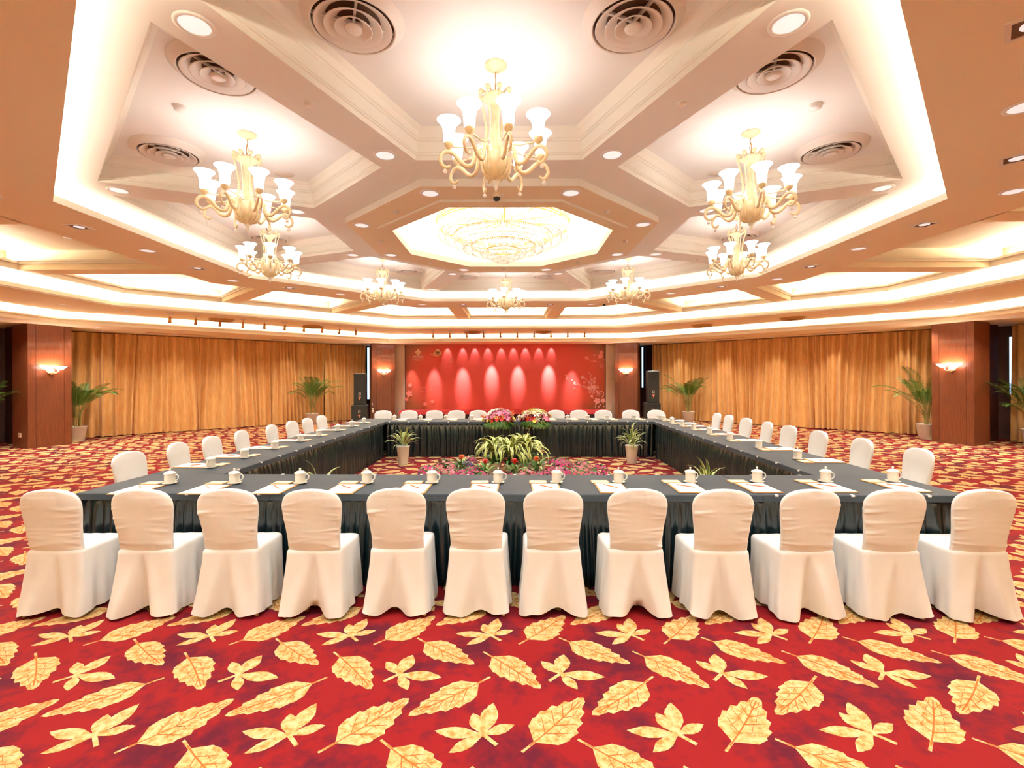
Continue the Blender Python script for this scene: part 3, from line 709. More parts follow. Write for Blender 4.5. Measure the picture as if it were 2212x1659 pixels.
# dome cameras
def dome_cam(loc, label):
    r = thing('dome_camera', label, 'camera', loc)
    mb = MB(); mb.lathe([(.042, 0), (.042, -.05), (.04, -.055)], 18); obj('housing', mb, 'card', r, True)
    mb = MB(); mb.lathe([(.038, -.055), (.036, -.075), (.024, -.088), (0, -.092)], 18, cap=False); obj('dome', mb, 'black', r, True)
dome_cam(onz(4.95, -2.45, 2, Z3), 'dome security camera under the orange ceiling ring near the banner')
dome_cam(onz(1.86, -.04, 6, Z6), 'dome security camera on the hub ring side away from the banner')
# ================================================================== chandeliers
def chandelier_proto():
    r = thing('chandelier'); zr = lambda z: z - 2.36     # heights measured from eye level, origin at the ceiling
    mb = MB(); mb.lathe([(.085, 0), (.085, -.006), (.07, -.02), (.045, -.030), (.03, -.045), (.012, -.055)], 28); obj('canopy', mb, 'ivory', r, True)
    mb = MB(); mb.tube(smoothpath([(0, 0, -.05), (.008, 0, -.08), (-.006, 0, -.12), (-.008, .004, -.17), (.0, 0, zr(2.13))], 5), .0045, 6)
    mb.tube(smoothpath([(0, .0, -.10), (.012, 0, -.13), (.010, 0, -.17), (0, 0, -.20)], 4), .003, 5); obj('cord', mb, 'bronze', r, True)
    mb = MB(); mb.lathe([(.012, zr(2.14)), (.05, zr(2.125)), (.095, zr(2.12)), (.10, zr(2.105)), (.07, zr(2.09)), (.035, zr(2.05)), (.022, zr(1.98)), (.028, zr(1.90)), (.042, zr(1.84)), (.045, zr(1.78)), (.032, zr(1.72)), (.03, zr(1.68))], 20); obj('column', mb, 'ivory', r, True)
    mb = MB(); mb.lathe([(.03, zr(1.70)), (.065, zr(1.695)), (.085, zr(1.66)), (.092, zr(1.60)), (.078, zr(1.545)), (.045, zr(1.505)), (.022, zr(1.485)), (.0, zr(1.48))], 48, flute=8, famp=.05); obj('bowl', mb, 'ivory', r, True)
    mb = MB(); mb.lathe([(.0, zr(1.49)), (.03, zr(1.482)), (.022, zr(1.468)), (.012, zr(1.455)), (.018, zr(1.44)), (.010, zr(1.425)), (.004, zr(1.41)), (0, zr(1.405))], 14); obj('finial', mb, 'crystal', r, True)
    sh = MB(); sh.lathe([(.036, 0), (.040, .02), (.041, .06), (.047, .10), (.060, .13), (.080, .152), (.088, .160), (.084, .161), (.058, .136), (.044, .102), (.037, .06), (.033, .01), (0, .005)], 24, cap=False)
    cup = MB(); cup.lathe([(.008, -.062), (.010, -.05), (.020, -.045), (.034, -.03), (.036, -.012), (.030, .0), (0, .0)], 16, cap=False)
    ball = MB(); ball.lathe([(0, .024), (.004, .022), (.004, .016), (.010, .013), (.016, .004), (.016, -.004), (.010, -.013), (0, -.016)], 12)
    arm = MB(); pts = [(.04, 0, zr(1.505)), (.085, 0, zr(1.53)), (.108, 0, zr(1.59)), (.112, 0, zr(1.66)), (.135, 0, zr(1.705)), (.160, 0, zr(1.685)), (.165, 0, zr(1.63)), (.185, 0, zr(1.585)), (.225, 0, zr(1.572)), (.27, 0, zr(1.60)), (.315, 0, zr(1.645)), (.355, 0, zr(1.664)), (.395, 0, zr(1.65)), (.42, 0, zr(1.605)), (.405, 0, zr(1.56)), (.37, 0, zr(1.545)), (.347, 0, zr(1.562))]
    P = smoothpath(pts, 4); N = len(P); arm.tube(P, [.010 + .007 * math.sin(PI * i / N) for i in range(N)], 8, flat=.75)
    arm.tube(smoothpath([(.108, 0, zr(1.66)), (.098, 0, zr(1.70)), (.115, 0, zr(1.715)), (.128, 0, zr(1.70))], 4), .008, 6)
    scr = MB(); scr.tube(smoothpath([(.06, 0, zr(2.12)), (.095, 0, zr(2.155)), (.125, 0, zr(2.12)), (.105, 0, zr(2.04)), (.085, 0, zr(1.94)), (.075, 0, zr(1.84)), (.10, 0, zr(1.76)), (.18, 0, zr(1.715)), (.27, 0, zr(1.705)), (.35, 0, zr(1.70))], 5), .0065, 6)
    leafm = MB(); leafm.lathe([(0, .02), (.016, .014), (.024, 0), (.014, -.014), (0, -.02)], 8)
    arm_o = cup_o = sh_o = None
    for k in range(8):
        a = R(45 * k + 6); rot = (0, 0, a)
        if k == 0:
            ao = obj('arm', arm, 'ivory', r, True, rot=rot); co = obj('candle_cup', cup, 'ivory', ao, True, loc=(.355, 0, zr(1.735))); so = obj('glass_shade', sh, 'shade', ao, True, loc=(.355, 0, zr(1.735)))
            bo = obj('crystal_ball', ball, 'crystal', ao, True, loc=(.385, 0, zr(1.515))); su = obj('upper_scroll', scr, 'ivory', r, True, rot=rot); lo = obj('scroll_leaf', leafm, 'ivory', su, True, loc=(.112, 0, zr(2.145)))
        else:
            a2 = inst('arm', ao.data, r, rot=rot)
            for nm, src in (('candle_cup', co), ('glass_shade', so), ('crystal_ball', bo)): inst(nm, src.data, a2, src.location)
            s2 = inst('upper_scroll', su.data, r, rot=rot); inst('scroll_leaf', lo.data, s2, lo.location)
    return r
chp = Placer(chandelier_proto())
CH_LAB = {2: 'eight-shade ivory chandelier hanging nearest the red banner', 6: 'eight-shade ivory chandelier hanging across the hub ring from the banner',
          4: 'eight-shade ivory chandelier over the table side towards the socket pillar', 0: 'eight-shade ivory chandelier over the table side away from the socket pillar',
          3: 'eight-shade ivory chandelier diagonal of the hub, towards the curtains behind the spotlight track', 1: 'eight-shade ivory chandelier diagonal of the hub, towards curtains without a spotlight track',
          5: 'eight-shade ivory chandelier diagonal of the hub, far from banner, on the socket pillar side', 7: 'eight-shade ivory chandelier diagonal of the hub, far from banner, opposite the socket pillar side'}
for k in range(8):
    chp(onz((A_H + A_HI) / 2, 0, k, Z5), R(45 * k * .37), CH_LAB[k], 'chandelier', 'ivory chandeliers')

# central crystal chandelier
cc = thing('crystal_chandelier', 'wide tiered crystal chandelier glowing in the central ceiling opening', 'chandelier', (CX, CY, Z8))
mb = MB(); mb.lathe([(.10, 0), (.10, -.03), (.03, -.05), (.03, -.28)], 20); obj('stem', mb, 'gold', cc, True)
mb = MB()
for rr, z in ((.965, -.30), (.955, -.33), (.72, -.46), (.47, -.60), (.25, -.66)): mb.lathe([(rr, z), (rr + .012, z - .01), (rr, z - .02), (rr - .012, z - .01), (rr, z)], 64, cap=False)
for q in range(12): mb.tube([(.03 * math.cos(q * PI / 6), .03 * math.sin(q * PI / 6), -.26), (.96 * math.cos(q * PI / 6), .96 * math.sin(q * PI / 6), -.31)], .008, 5)
obj('gilt_frame', mb, 'gold', cc, True)
mb = MB()
for q in range(90): mb.tube([(.97 * math.cos(q * PI / 45), .97 * math.sin(q * PI / 45), -.30), (.985 * math.cos(q * PI / 45), .985 * math.sin(q * PI / 45), -.26)], [.010, .003], 5)
obj('crown_rim', mb, 'gold', cc)
def drops(rr, z0, z1, n, name='crystal_tier'):
    mb = MB(); rows = max(1, int((z0 - z1) / .045))
    for q in range(n):
        a = 2 * PI * q / n
        for j in range(rows):
            zc = z0 - (j + .5) * (z0 - z1) / rows; r2 = rr - .012 * j / rows; h = .026; wd = .011
            c = Vector((r2 * math.cos(a), r2 * math.sin(a), zc)); ra = Vector((math.cos(a), math.sin(a), 0)) * wd; ta = Vector((-math.sin(a), math.cos(a), 0)) * wd; up = Vector((0, 0, h))
            mb.add([c + up, c + ra, c + ta, c - ra, c - ta, c - up], [(0, 1, 2), (0, 2, 3), (0, 3, 4), (0, 4, 1), (5, 2, 1), (5, 3, 2), (5, 4, 3), (5, 1, 4)])
    return tag(obj(name, mb, 'crystal', cc), kind='stuff')
for rr, z0, z1, n in ((.955, -.33, -.50, 190), (.86, -.40, -.55, 170), (.72, -.47, -.63, 150), (.59, -.54, -.68, 120), (.47, -.60, -.73, 100), (.33, -.64, -.76, 70), (.25, -.67, -.80, 60), (.17, -.72, -.84, 40), (.09, -.76, -.87, 24)): drops(rr, z0, z1, n)
bulb = MB(); bulb.lathe([(0, .03), (.016, .02), (.022, 0), (.016, -.02), (0, -.03)], 10); bm_ = None
for rr, z, n in ((.80, -.36, 16), (.53, -.44, 12), (.2, -.52, 6)):
    for q in range(n):
        a = 2 * PI * q / n; l = (rr * math.cos(a), rr * math.sin(a), z)
        if bm_ is None: bm_ = obj('bulb', bulb, 'bulb', cc, True, loc=l)
        else: inst('bulb', bm_.data, cc, l)

# sconces on the pillars
def sconce(col, label, z=1.95):
    p = col.matrix_basis; a = col.rotation_euler.z; n = Vector((math.cos(a), math.sin(a), 0))
    r = thing('wall_sconce', label, 'wall lamp', Vector(col.location) - n * .0 + Vector((0, 0, z)), a + PI)
    mb = MB(); mb.box(0, .02, -.05, .05, -.14, .0); mb.lathe([(.0, -.17), (.03, -.15), (.055, -.10), (.05, -.05), (.02, -.02)], 14, cx=.06)
    for s in (-1, 1): mb.tube(smoothpath([(.05, 0, -.08), (.07, s * .05, -.12), (.09, s * .10, -.10), (.10, s * .12, -.04)], 4), .012, 6)
    obj('bracket', mb, 'ivory', r, True)
    for s in (-1, 1):
        mb = MB(); mb.lathe([(.03, -.045), (.055, -.03), (.10, .01), (.135, .05), (.13, .052), (.09, .015), (.03, -.03), (0, -.03)], 20, cx=.145, cy=s * .13, cap=False); obj('glass_shade', mb, 'sconce_shade', r, True)
    for s in (-1, 1):
        L = bpy.data.lights.new('sconce_lamp', 'POINT'); L.energy = 6; L.color = (1, .66, .48); L.shadow_soft_size = .015
        o = bpy.data.objects.new('sconce_lamp', L); COL.objects.link(o); o.location = Vector(col.location) + Vector((0, 0, z + .03)) + Matrix.Rotation(a + PI, 3, 'Z') @ Vector((.13, s * .13, 0))
M['sconce_shade'] = mat('sconce_glass', (0.95, 0.9, 0.85), 0.3, emit=(1.0, 0.80, 0.66), estr=7.0)
sconce(COLS[157.5], 'twin-shade wall lamp on the pillar with the wall socket')
sconce(COLS[22.5], 'twin-shade wall lamp on the pillar opposite the socket pillar')
sconce(COLS[112.5], 'twin-shade wall lamp beside the emblem end of the banner')
sconce(COLS[67.5], 'twin-shade wall lamp beside the blossom end of the banner')
# wall socket on the side face of the pillar
c = COLS[157.5]; a = c.rotation_euler.z
r = thing('wall_socket', 'cream wall socket low on the mahogany pillar side', 'socket', Vector(c.location) + Matrix.Rotation(a, 3, 'Z') @ Vector((.36, .43, .31)), a)
mb = MB(); mb.box(-.06, .06, -.001, .010, -.05, .05); obj('plate', mb, 'card', r)
mb = MB(); mb.box(-.03, -.01, .010, .013, -.02, .02); mb.box(.01, .03, .010, .013, -.02, .02); obj('outlet', mb, 'vent_dark', r)

# ================================================================== conference tables
TROT = R(-1.3); TO = Vector((.015, 3.82, 0)); TMAT = Matrix.Translation(TO) @ Matrix.Rotation(TROT, 4, 'Z')
HWX, HIX, DN, LT, DF, HT = 3.565, 2.835, .785, 7.12, .82, .75
def skirt(p, q, inward, seed, mb, z0=.006, z1=HT - .012):
    """pleated cloth hung from p to q (2-D, table space); inward: unit vector pointing under the table"""
    rnd = random.Random(seed); p, q = Vector(p), Vector(q); L = (q - p).length; u = (q - p) / L; n = -Vector(inward); N = max(4, int(L / .011))
    prof = []; x = 0; cuts = []
    while x < L: wd = rnd.choice((.04, .06, .09, .13)) * rnd.uniform(.85, 1.15); cuts.append((x, wd, rnd.uniform(.6, 1.0))); x += wd
    ci = 0
    for i in range(N + 1):
        s = L * i / N
        while ci + 1 < len(cuts) and s >= cuts[ci + 1][0]: ci += 1
        x0, wd, am = cuts[ci]; prof.append(am * math.sin(PI * min(1, (s - x0) / wd)) ** 1.0)
    zs = [z1, z1 - .02, z1 - .045, z1 - .055, z1 - .09, z1 - .17, z1 - .3, z1 - .45, z1 - .6, z0]
    am = [.000, .000, .001, .007, .020, .034, .042, .046, .049, .052]; vs = []
    for z, A in zip(zs, am):
        sh = (z1 - z) * .6
        for i in range(N + 1):
            s = L * i / N; j = int(min(N, max(0, i + 8 * sh * math.sin(s * 5 + seed)))); d = prof[j] * A + .004 * math.sin(s * 2.3 + seed) * sh
            pt = p + u * s + n * (d - .05); vs.append((pt.x, pt.y, z))
    C = N + 1; mb.add(vs, [(r * C + i, r * C + i + 1, (r + 1) * C + i + 1, (r + 1) * C + i) for r in range(len(zs) - 1) for i in range(N)])
clip_me = None
def table(name, label, panels, skirts, clips):
    global clip_me
    r = thing(name, label, 'table', TO, TROT, 'tables of the hollow square')
    for x0, x1, y0, y1 in panels:
        mb = MB(); e = .008; x0 += .0012; x1 -= .0012
        lo = [Vector((x0, y0)), Vector((x1, y0)), Vector((x1, y1)), Vector((x0, y1))]
        mb.loop_sweep(lo, [(0, HT - .055), (0, HT - e), (e * .3, HT - e * .3), (e, HT)]); q = offset(lo, e); mb.add([(p.x, p.y, HT) for p in q], [(0, 1, 2, 3)]); mb.add([(p.x, p.y, HT - .05) for p in lo], [(3, 2, 1, 0)])
        obj('table_cloth', mb, 'cloth', r)
    for i, (p, q, inw) in enumerate(skirts):
        mb = MB(); skirt(p, q, inw, i * 7 + len(label), mb); obj('pleated_skirt', mb, 'satin', r, True)
    for x, y, a in clips:
        if clip_me is None:
            mb = MB(); mb.box(-.012, .012, .0, .006, -.012, .0015); mb.box(-.010, .010, -.022, .004, .0, .0015); o = obj('skirt_clip', mb, 'white', r); clip_me = o.data
            o.location = (x, y, HT); o.rotation_euler = (0, 0, a)
        else: inst('skirt_clip', clip_me, r, (x, y, HT), (0, 0, a))
    return r
def row(n, f, a): return [(*f(i), a) for i in range(n)]
YI = DN; YF = LT - DF
near = table('conference_table', 'long dark-clothed table side facing the banner, farthest from the stage',
    [(-HWX, -1.97, 0, DN), (-1.97, 1.97, 0, DN), (1.97, HWX, 0, DN)],
    [((-HWX, 0), (HWX, 0), (0, 1)), ((HWX, 0), (HWX, DN), (-1, 0)), ((HIX, DN), (-HIX, DN), (0, -1)), ((-HWX, DN), (-HWX, 0), (1, 0))],
    row(12, lambda i: (-HWX + .33 + i * .59, 0), PI) + row(13, lambda i: (-2.7 + i * .45, DN), 0))
far = table('conference_table', 'long dark-clothed table side right before the stage and banner',
    [(-HWX, -1.97, YF, LT), (-1.97, 1.97, YF, LT), (1.97, HWX, YF, LT)],
    [((-HIX, YF), (HIX, YF), (0, 1)), ((HWX, YF), (HWX, LT), (-1, 0)), ((HWX, LT), (-HWX, LT), (0, -1)), ((-HWX, LT), (-HWX, YF), (1, 0))],
    row(14, lambda i: (-2.75 + i * .42, YF), PI))
ml = (DN + YF) / 2
left = table('conference_table', 'dark-clothed table side running along the socket pillar side',
    [(-HWX, -HIX, DN + .001, ml), (-HWX, -HIX, ml, YF - .001)], [((-HIX, YF), (-HIX, DN), (-1, 0)), ((-HWX, DN), (-HWX, YF), (1, 0))],
    row(13, lambda i: (-HIX, DN + .25 + i * .42), -PI / 2))
right = table('conference_table', 'dark-clothed table side running opposite the socket pillar side',
    [(HIX, HWX, DN + .001, ml), (HIX, HWX, ml, YF - .001)], [((HIX, DN), (HIX, YF), (1, 0)), ((HWX, YF), (HWX, DN), (-1, 0))],
    row(13, lambda i: (HIX, DN + .25 + i * .42), PI / 2))

# ================================================================== banquet chairs under fitted covers
def chair_proto(seed, pleat):
    rnd = random.Random(seed); r = thing('banquet_chair')
    ws = [(.42, .187), (.47, .184), (.54, .184), (.62, .191), (.70, .203), (.76, .210), (.80, .210), (.83, .202), (.855, .187), (.875, .164), (.889, .134), (.898, .10), (.904, .06), (.906, .0)]
    def wid(z):
        for (a, wa), (b, wb) in zip(ws, ws[1:]):
            if a <= z <= b: return wa + (wb - wa) * (z - a) / (b - a)
        return 0
    zs = [.42 + i * (.83 - .42) / 62 for i in range(63)] + [.84, .85, .86, .868, .876, .884, .890, .895, .899, .902, .9045, .906]
    wrk = []
    for k in range(26):
        sd = 1 if rnd.random() < (.65 if seed % 2 else .4) else -1
        wrk.append((rnd.uniform(.45, .80), sd, rnd.uniform(-.30, .12) * sd, rnd.uniform(.007, .013), rnd.uniform(.05, .16), rnd.uniform(.0015, .0045)))
    n = 72; mb = MB(); vs = []
    for z in zs:
        w_ = max(wid(z), .004); top = min(1, max(0, (z - .80) / .106)); th = .030 * (1 - .35 * top ** 2) if z < .904 else .014
        yc = -.195 - .075 * ((z - .42) / .48)
        for i in range(n):
            a = 2 * PI * i / n; ca, sa = math.cos(a), math.sin(a)
            x = w_ * math.copysign(abs(ca) ** .6, ca); y = th * math.copysign(abs(sa) ** .75, sa); wr = 0
            if sa < .2 and z < .86:
                for z0, sd, sl, wd, ln, am in wrk:
                    dx = x - sd * w_; q = (z - z0 - sl * dx) / wd
                    if abs(q) < 3: wr -= am * math.exp(-q * q) * math.exp(-(dx / ln) ** 2)
                wr += .0025 * math.sin(z * 17 + x * 9 + seed)
                if pleat > .9: wr -= .003 * math.exp(-((x - .005) / .006) ** 2)
            if z > .80 and sa < .5: wr += .004 * math.sin(x * 60 + seed) * max(0, 1 - abs(x) / .12) * (1 if z < .89 else .2)
            bow = -.018 * (1 - (x / .21) ** 2) * min(1, max(0, (z - .42) / .1)) if sa < 0 else .0
            vs.append((x, yc + y + wr + bow, z))
    N = len(zs); mb.add(vs, [(j * n + i, j * n + (i + 1) % n, (j + 1) * n + (i + 1) % n, (j + 1) * n + i) for j in range(N - 1) for i in range(n)] + [tuple(range((N - 1) * n, N * n)), tuple(reversed(range(n)))])
    obj('backrest_cover', mb, 'chair', r, True)
    # seat cushion and floor-length skirt
    mb = MB(); n = 132; vs = []
    def foot(s, grow, k):
        """rounded rectangle walk, s in 0..1 starting at the middle of the rear"""
        xr, xf, yr, yf = .193 + grow * .046, .215 + grow * .012, -.247 - grow * .045, .150
        P = [(0, yr), (xr, yr), (xf, yf), (-xf, yf), (-xr, yr), (0, yr)]
        Ls = [math.dist(P[i], P[i + 1]) for i in range(5)]; d = s * sum(Ls)
        for i in range(5):
            if d <= Ls[i] + 1e-9: q = d / Ls[i]; return (P[i][0] + (P[i + 1][0] - P[i][0]) * q, P[i][1] + (P[i + 1][1] - P[i][1]) * q)
            d -= Ls[i]
        return P[-1]
    def rnded(s, grow):
        e = .022; a, b, c = foot((s - e) % 1, grow, 0), foot(s, grow, 0), foot((s + e) % 1, grow, 0); a2, c2 = foot((s - e / 2) % 1, grow, 0), foot((s + e / 2) % 1, grow, 0)
        return Vector(((a[0] + b[0] + c[0] + a2[0] + c2[0]) / 5, (a[1] + b[1] + c[1] + a2[1] + c2[1]) / 5))
    f1, f2, f3 = rnd.uniform(0, 6), rnd.uniform(0, 6), rnd.uniform(0, 6); lift = rnd.uniform(.0, .03)
    rows = [(.0, .472, .0), (.45, .474, 0), (.8, .472, 0), (.93, .468, 0), (.985, .458, 0), (1, .44, .0), (1, .405, .03), (1, .35, .15), (1, .29, .30), (1, .23, .45), (1, .17, .60), (1, .12, .75), (1, .07, .88), (1, None, 1.0)]
    cen = Vector((0, -.03)); off = rnd.uniform(-.02, .03)
    for sc_, z, g in rows:
        for i in range(n):
            s = i / n; p = rnded(s, g); rear = min(s, 1 - s); xr = p.x
            zz = z
            if sc_ < 1: p = cen + (p - cen) * sc_
            else:
                nrm = (p - cen).normalized(); fold = g * (.013 * math.sin(2 * PI * s * 9 + f1) + .008 * math.sin(2 * PI * s * 17 + f2)) * (1 if p.y > -.2 else .5)
                p = p + nrm * fold
                if p.y < -.17:
                    q = (xr - off) / (.016 + .070 * g); dip = g ** .7 * pleat * math.exp(-q * q); p.y += .105 * dip
                    for sd in (-1, 1):
                        q = (xr - off - sd * (.03 + .095 * g)) / (.028 + .05 * g); p.y -= g * pleat * .040 * math.exp(-q * q)
            if zz is None:
                zz = .022 + .010 * math.sin(2 * PI * s * 3 + f3) + .006 * math.sin(2 * PI * s * 8 + f1) + lift * max(0, math.sin(2 * PI * s + f2)) * .6
                if p.y < -.15: zz += .038 * pleat * math.exp(-((xr - off) / .06) ** 2)
                zz = max(.006, zz)
            elif sc_ < 1: zz += .004 * math.sin(i * .7 + f1) * sc_ * (1 - sc_) * 4
            vs.append((p.x, p.y, zz))
    N = len(rows); mb.add(vs, [(j * n + (i + 1) % n, j * n + i, (j + 1) * n + i, (j + 1) * n + (i + 1) % n) for j in range(N - 1) for i in range(n)])
    obj('seat_cover', mb, 'chair', r, True)
    lg = MB(); lg.tube([(0, 0, .0), (0, 0, .10)], [.012, .014], 8); first = None
    for x, y in ((.195, -.245), (-.195, -.245), (.185, .13), (-.185, .13)):
        if first is None: first = obj('leg', lg, 'leg', r, loc=(x, y, 0))
        else: inst('leg', first.data, r, (x, y, 0))
    return r
protos = [Placer(chair_proto(3, .55)), Placer(chair_proto(8, 1.0)), Placer(chair_proto(13, .7)), Placer(chair_proto(21, .85)), Placer(chair_proto(34, .45))]
rndc = random.Random(5)
NEAR = [(-3.25, 0), (-2.615, 1), (-2.01, 2), (-1.40, 3), (-.815, 2), (-.245, 4), (.300, 0), (.885, 3), (1.49, 2), (2.09, 1), (2.71, 4), (3.34, 1)]
for i, (x, v_) in enumerate(NEAR):
    protos[v_]((x * (1 - .024 * max(0, x) / 3.4), 3.63 + rndc.uniform(-.015, .01) - .024 * max(0, x), 0), R(rndc.uniform(-2.5, 2.5)), 'ivory-covered chair facing the banner, %s from the socket pillar end' % ORD[i], 'chair', 'chairs facing the banner')
for i, px in enumerate((826.4, 881.5, 936.5, 986.4, 1031.7, 1086, 1146.8, 1201.5, 1249.4, 1303.5, 1361.5, 1416)):
    protos[i % 5](((px - VPX) / F_PX * 11.42, 11.17 - (px - VPX) * .0002, 0), R(180 + rndc.uniform(-3, 3)), 'ivory-covered chair with its back to the stage, %s from the socket pillar end' % ORD[i], 'chair', 'chairs with backs to the stage')
for i, y in enumerate((5.07, 5.83, 6.45, 7.15, 8.0, 8.68, 9.31, 9.95)):
    protos[(i + 2) % 5]((-3.80 + .023 * (y - 5), y, 0), R(-90 + rndc.uniform(-6, 6)), 'ivory-covered chair on the socket pillar side, %s from the end away from the stage' % ORD[i], 'chair', 'chairs on the socket pillar side')
for i, y in enumerate((5.18, 6.03, 6.88, 7.62, 8.31, 9.04, 9.80, 10.38)):
    protos[(i + 1) % 5]((4.13 + .012 * (y - 5), y, 0), R(90 + rndc.uniform(-6, 6)), 'ivory-covered chair opposite the socket pillar side, %s from the end away from the stage' % ORD[i], 'chair', 'chairs opposite the socket pillar side')

# ================================================================== place settings
def mug_proto():
    r = thing('lidded_mug')
    mb = MB(); mb.lathe([(.028, 0), (.034, .002), (.040, .012), (.0425, .03), (.0425, .082), (.044, .086), (.041, .086), (.040, .03), (.03, .008), (0, .006)], 24, cap=False); obj('mug_body', mb, 'porcelain', r, True)
    mb = MB(); mb.tube(smoothpath([(.041, 0, .074), (.060, 0, .078), (.072, 0, .060), (.066, 0, .035), (.041, 0, .020)], 4), .0055, 7); obj('handle', mb, 'porcelain', r, True)
    mb = MB(); mb.lathe([(.048, .086), (.049, .089), (.044, .097), (.030, .106), (.012, .111), (.0, .112)], 24); lid = obj('lid', mb, 'porcelain', r, True)
    mb = MB(); mb.lathe([(.006, .110), (.005, .118), (.009, .124), (.009, .130), (.005, .134), (0, .135)], 12); obj('knob', mb, 'porcelain', lid, True)
    return r
def saucer_proto():
    r = thing('saucer'); mb = MB(); mb.lathe([(.0, .003), (.030, .003), (.034, .005), (.056, .012), (.058, .011), (.036, .001), (0, .0)], 24, cap=False); obj('dish', mb, 'porcelain', r, True); return r
def pad_proto():
    r = thing('writing_pad'); mb = MB(); mb.box(-.120, .120, -.168, .168, 0, .006); obj('pad_board', mb, 'tan', r)
    mb = MB(); mb.box(-.108, .108, -.160, .145, .006, .010); obj('paper', mb, 'paper', r); return r
def tray_proto():
    r = thing('card_tray'); mb = MB(); mb.box(-.078, .078, -.055, .055, 0, .006); obj('tray', mb, 'tan', r)
    mb = MB(); mb.box(-.070, .070, -.046, .049, .006, .009); obj('card', mb, 'card', r); return r
def pencil_proto():
    r = thing('pencil'); mb = MB(); mb.tube([(-.08, 0, .004), (.068, 0, .004)], .004, 6); obj('shaft', mb, 'pencil', r)
    mb = MB(); mb.tube([(.068, 0, .004), (.090, 0, .004)], [.004, .0008], 6); obj('tip', mb, 'pencil_tip', r); return r
mug, sau, pad, tray, pen = (Placer(f()) for f in (mug_proto, saucer_proto, pad_proto, tray_proto, pencil_proto))
def setting(x, y, ang, where, grp, seed, jit=0.0):
    Rm = Matrix.Rotation(R(ang), 3, 'Z')
    def W(px, py, z=HT + .0016): q = Rm @ Vector((px, py, 0)); return (x + q.x, y + q.y, z)
    q = random.Random(seed); a = R(ang)
    pad(W(0, 0), a + R(q.uniform(-1.5, 1.5)), 'white notepad, ' + where, 'notepad', 'notepads ' + grp)
    sau(W(.105, .228), a, 'white saucer, ' + where, 'saucer', 'saucers ' + grp)
    mug(W(.105, .228, HT + .0051), a + R(q.uniform(-12, 12)), 'white lidded tea mug, ' + where, 'mug', 'mugs ' + grp)
    tray(W(-.058, .240), a + R(q.uniform(-2, 2)), 'tan card tray, ' + where, 'tray', 'card trays ' + grp)
    pen(W(.0, .03, HT + .0118), a + R(-42 + q.uniform(-8, 8)), 'orange pencil, ' + where, 'pencil', 'pencils ' + grp)
for i, px in enumerate((359.6, 500, 643, 788, 930, 1074, 1201, 1336, 1492, 1637.5, 1786.7, 1933)):
    X = (px - VPX) / F_PX * 4.2; setting(X - .105, 4.005, TROT * 57.3, '%s of the banner-facing places from the socket pillar end' % ORD[i], 'of the banner-facing side', i)
for i, px in enumerate((853, 909, 964, 1020, 1070, 1123, 1178, 1226, 1269, 1311, 1369.6, 1425)):
    X = (px - VPX) / F_PX * 10.5; setting(X + .105, 10.70, 180 + TROT * 57.3, '%s of the stage-side places from the socket pillar end' % ORD[i], 'of the stage side', 20 + i)
for i, y in enumerate((5.0, 5.61, 6.3, 7.03, 7.66, 8.45, 9.15, 9.85)):
    setting(-3.36 + .023 * (y - 5), y + .105, -90 + TROT * 57.3, '%s on the socket pillar side, from the end off the stage' % ORD[i], 'of the socket pillar side', 40 + i)
for i, y in enumerate((5.23, 6.1, 6.95, 7.7, 8.4, 9.0, 9.6, 10.15)):
    setting(3.45 + .012 * (y - 5), y + .06, 90 + TROT * 57.3, '%s place opposite the socket pillar, from the end off stage' % ORD[i], 'opposite the socket pillar side', 60 + i)
# ================================================================== plants
def blade_mesh(name, L, wd, droop, mats, stripe=True, seg=7, lift=1.15):
    """an arching strap leaf with a paler margin, growing from the origin towards +x"""
    mb = MB(); a = lift; p = Vector((0, 0, 0)); pts = []
    for i in range(seg + 1):
        q = i / seg; pts.append((p.copy(), wd * (math.sin(PI * min(1, .12 + q * .9)) ** .7 if q < 1 else .02)))
        p = p + Vector((math.cos(a), 0, math.sin(a))) * (L / seg); a -= droop / seg * (.5 + 1.2 * q)
    vs = []
    for c, w_ in pts:
        for s in (-1, -.5, 0, .5, 1): vs.append((c.x, s * w_, c.z + abs(s) * w_ * .35))
    fs = []; ms = []
    for i in range(seg):
        for j in range(4): fs.append((i * 5 + j, i * 5 + j + 1, i * 5 + j + 6, i * 5 + j + 5)); ms.append(1 if stripe and j in (0, 3) else 0)
    o = len(mb.v); mb.v += vs; mb.f += fs; mb.m += ms
    me = bpy.data.meshes.new(name); me.from_pydata(mb.v, [], mb.f)
    for q in mats: me.materials.append(M[q])
    me.polygons.foreach_set('material_index', [min(k, len(mats) - 1) for k in mb.m]); me.polygons.foreach_set('use_smooth', [True] * len(me.polygons)); me.update(); return me
VAR = [blade_mesh('strap_leaf', .34, .021, 1.9, ('green', 'leaf_cream')), blade_mesh('strap_leaf', .30, .019, 2.5, ('green', 'leaf_cream')), blade_mesh('strap_leaf', .40, .019, 1.5, ('green', 'leaf_cream')), blade_mesh('strap_leaf', .24, .015, 2.8, ('green', 'leaf_cream'), lift=.9)]
LIM = [blade_mesh('strap_leaf', .52, .028, 3.1, ('lime', 'leaf_cream')), blade_mesh('strap_leaf', .46, .027, 3.4, ('lime', 'leaf_cream')), blade_mesh('strap_leaf', .42, .028, 3.4, ('lime', 'leaf_cream'), lift=.8), blade_mesh('strap_leaf', .52, .025, 2.6, ('lime', 'leaf_cream'))]
BRO = [blade_mesh('strap_leaf', .30, .026, 1.5, ('green',), False), blade_mesh('strap_leaf', .26, .024, 2.2, ('green',), False), blade_mesh('strap_leaf', .34, .022, 1.8, ('green', 'leaf_cream'))]
ribbed = MB()
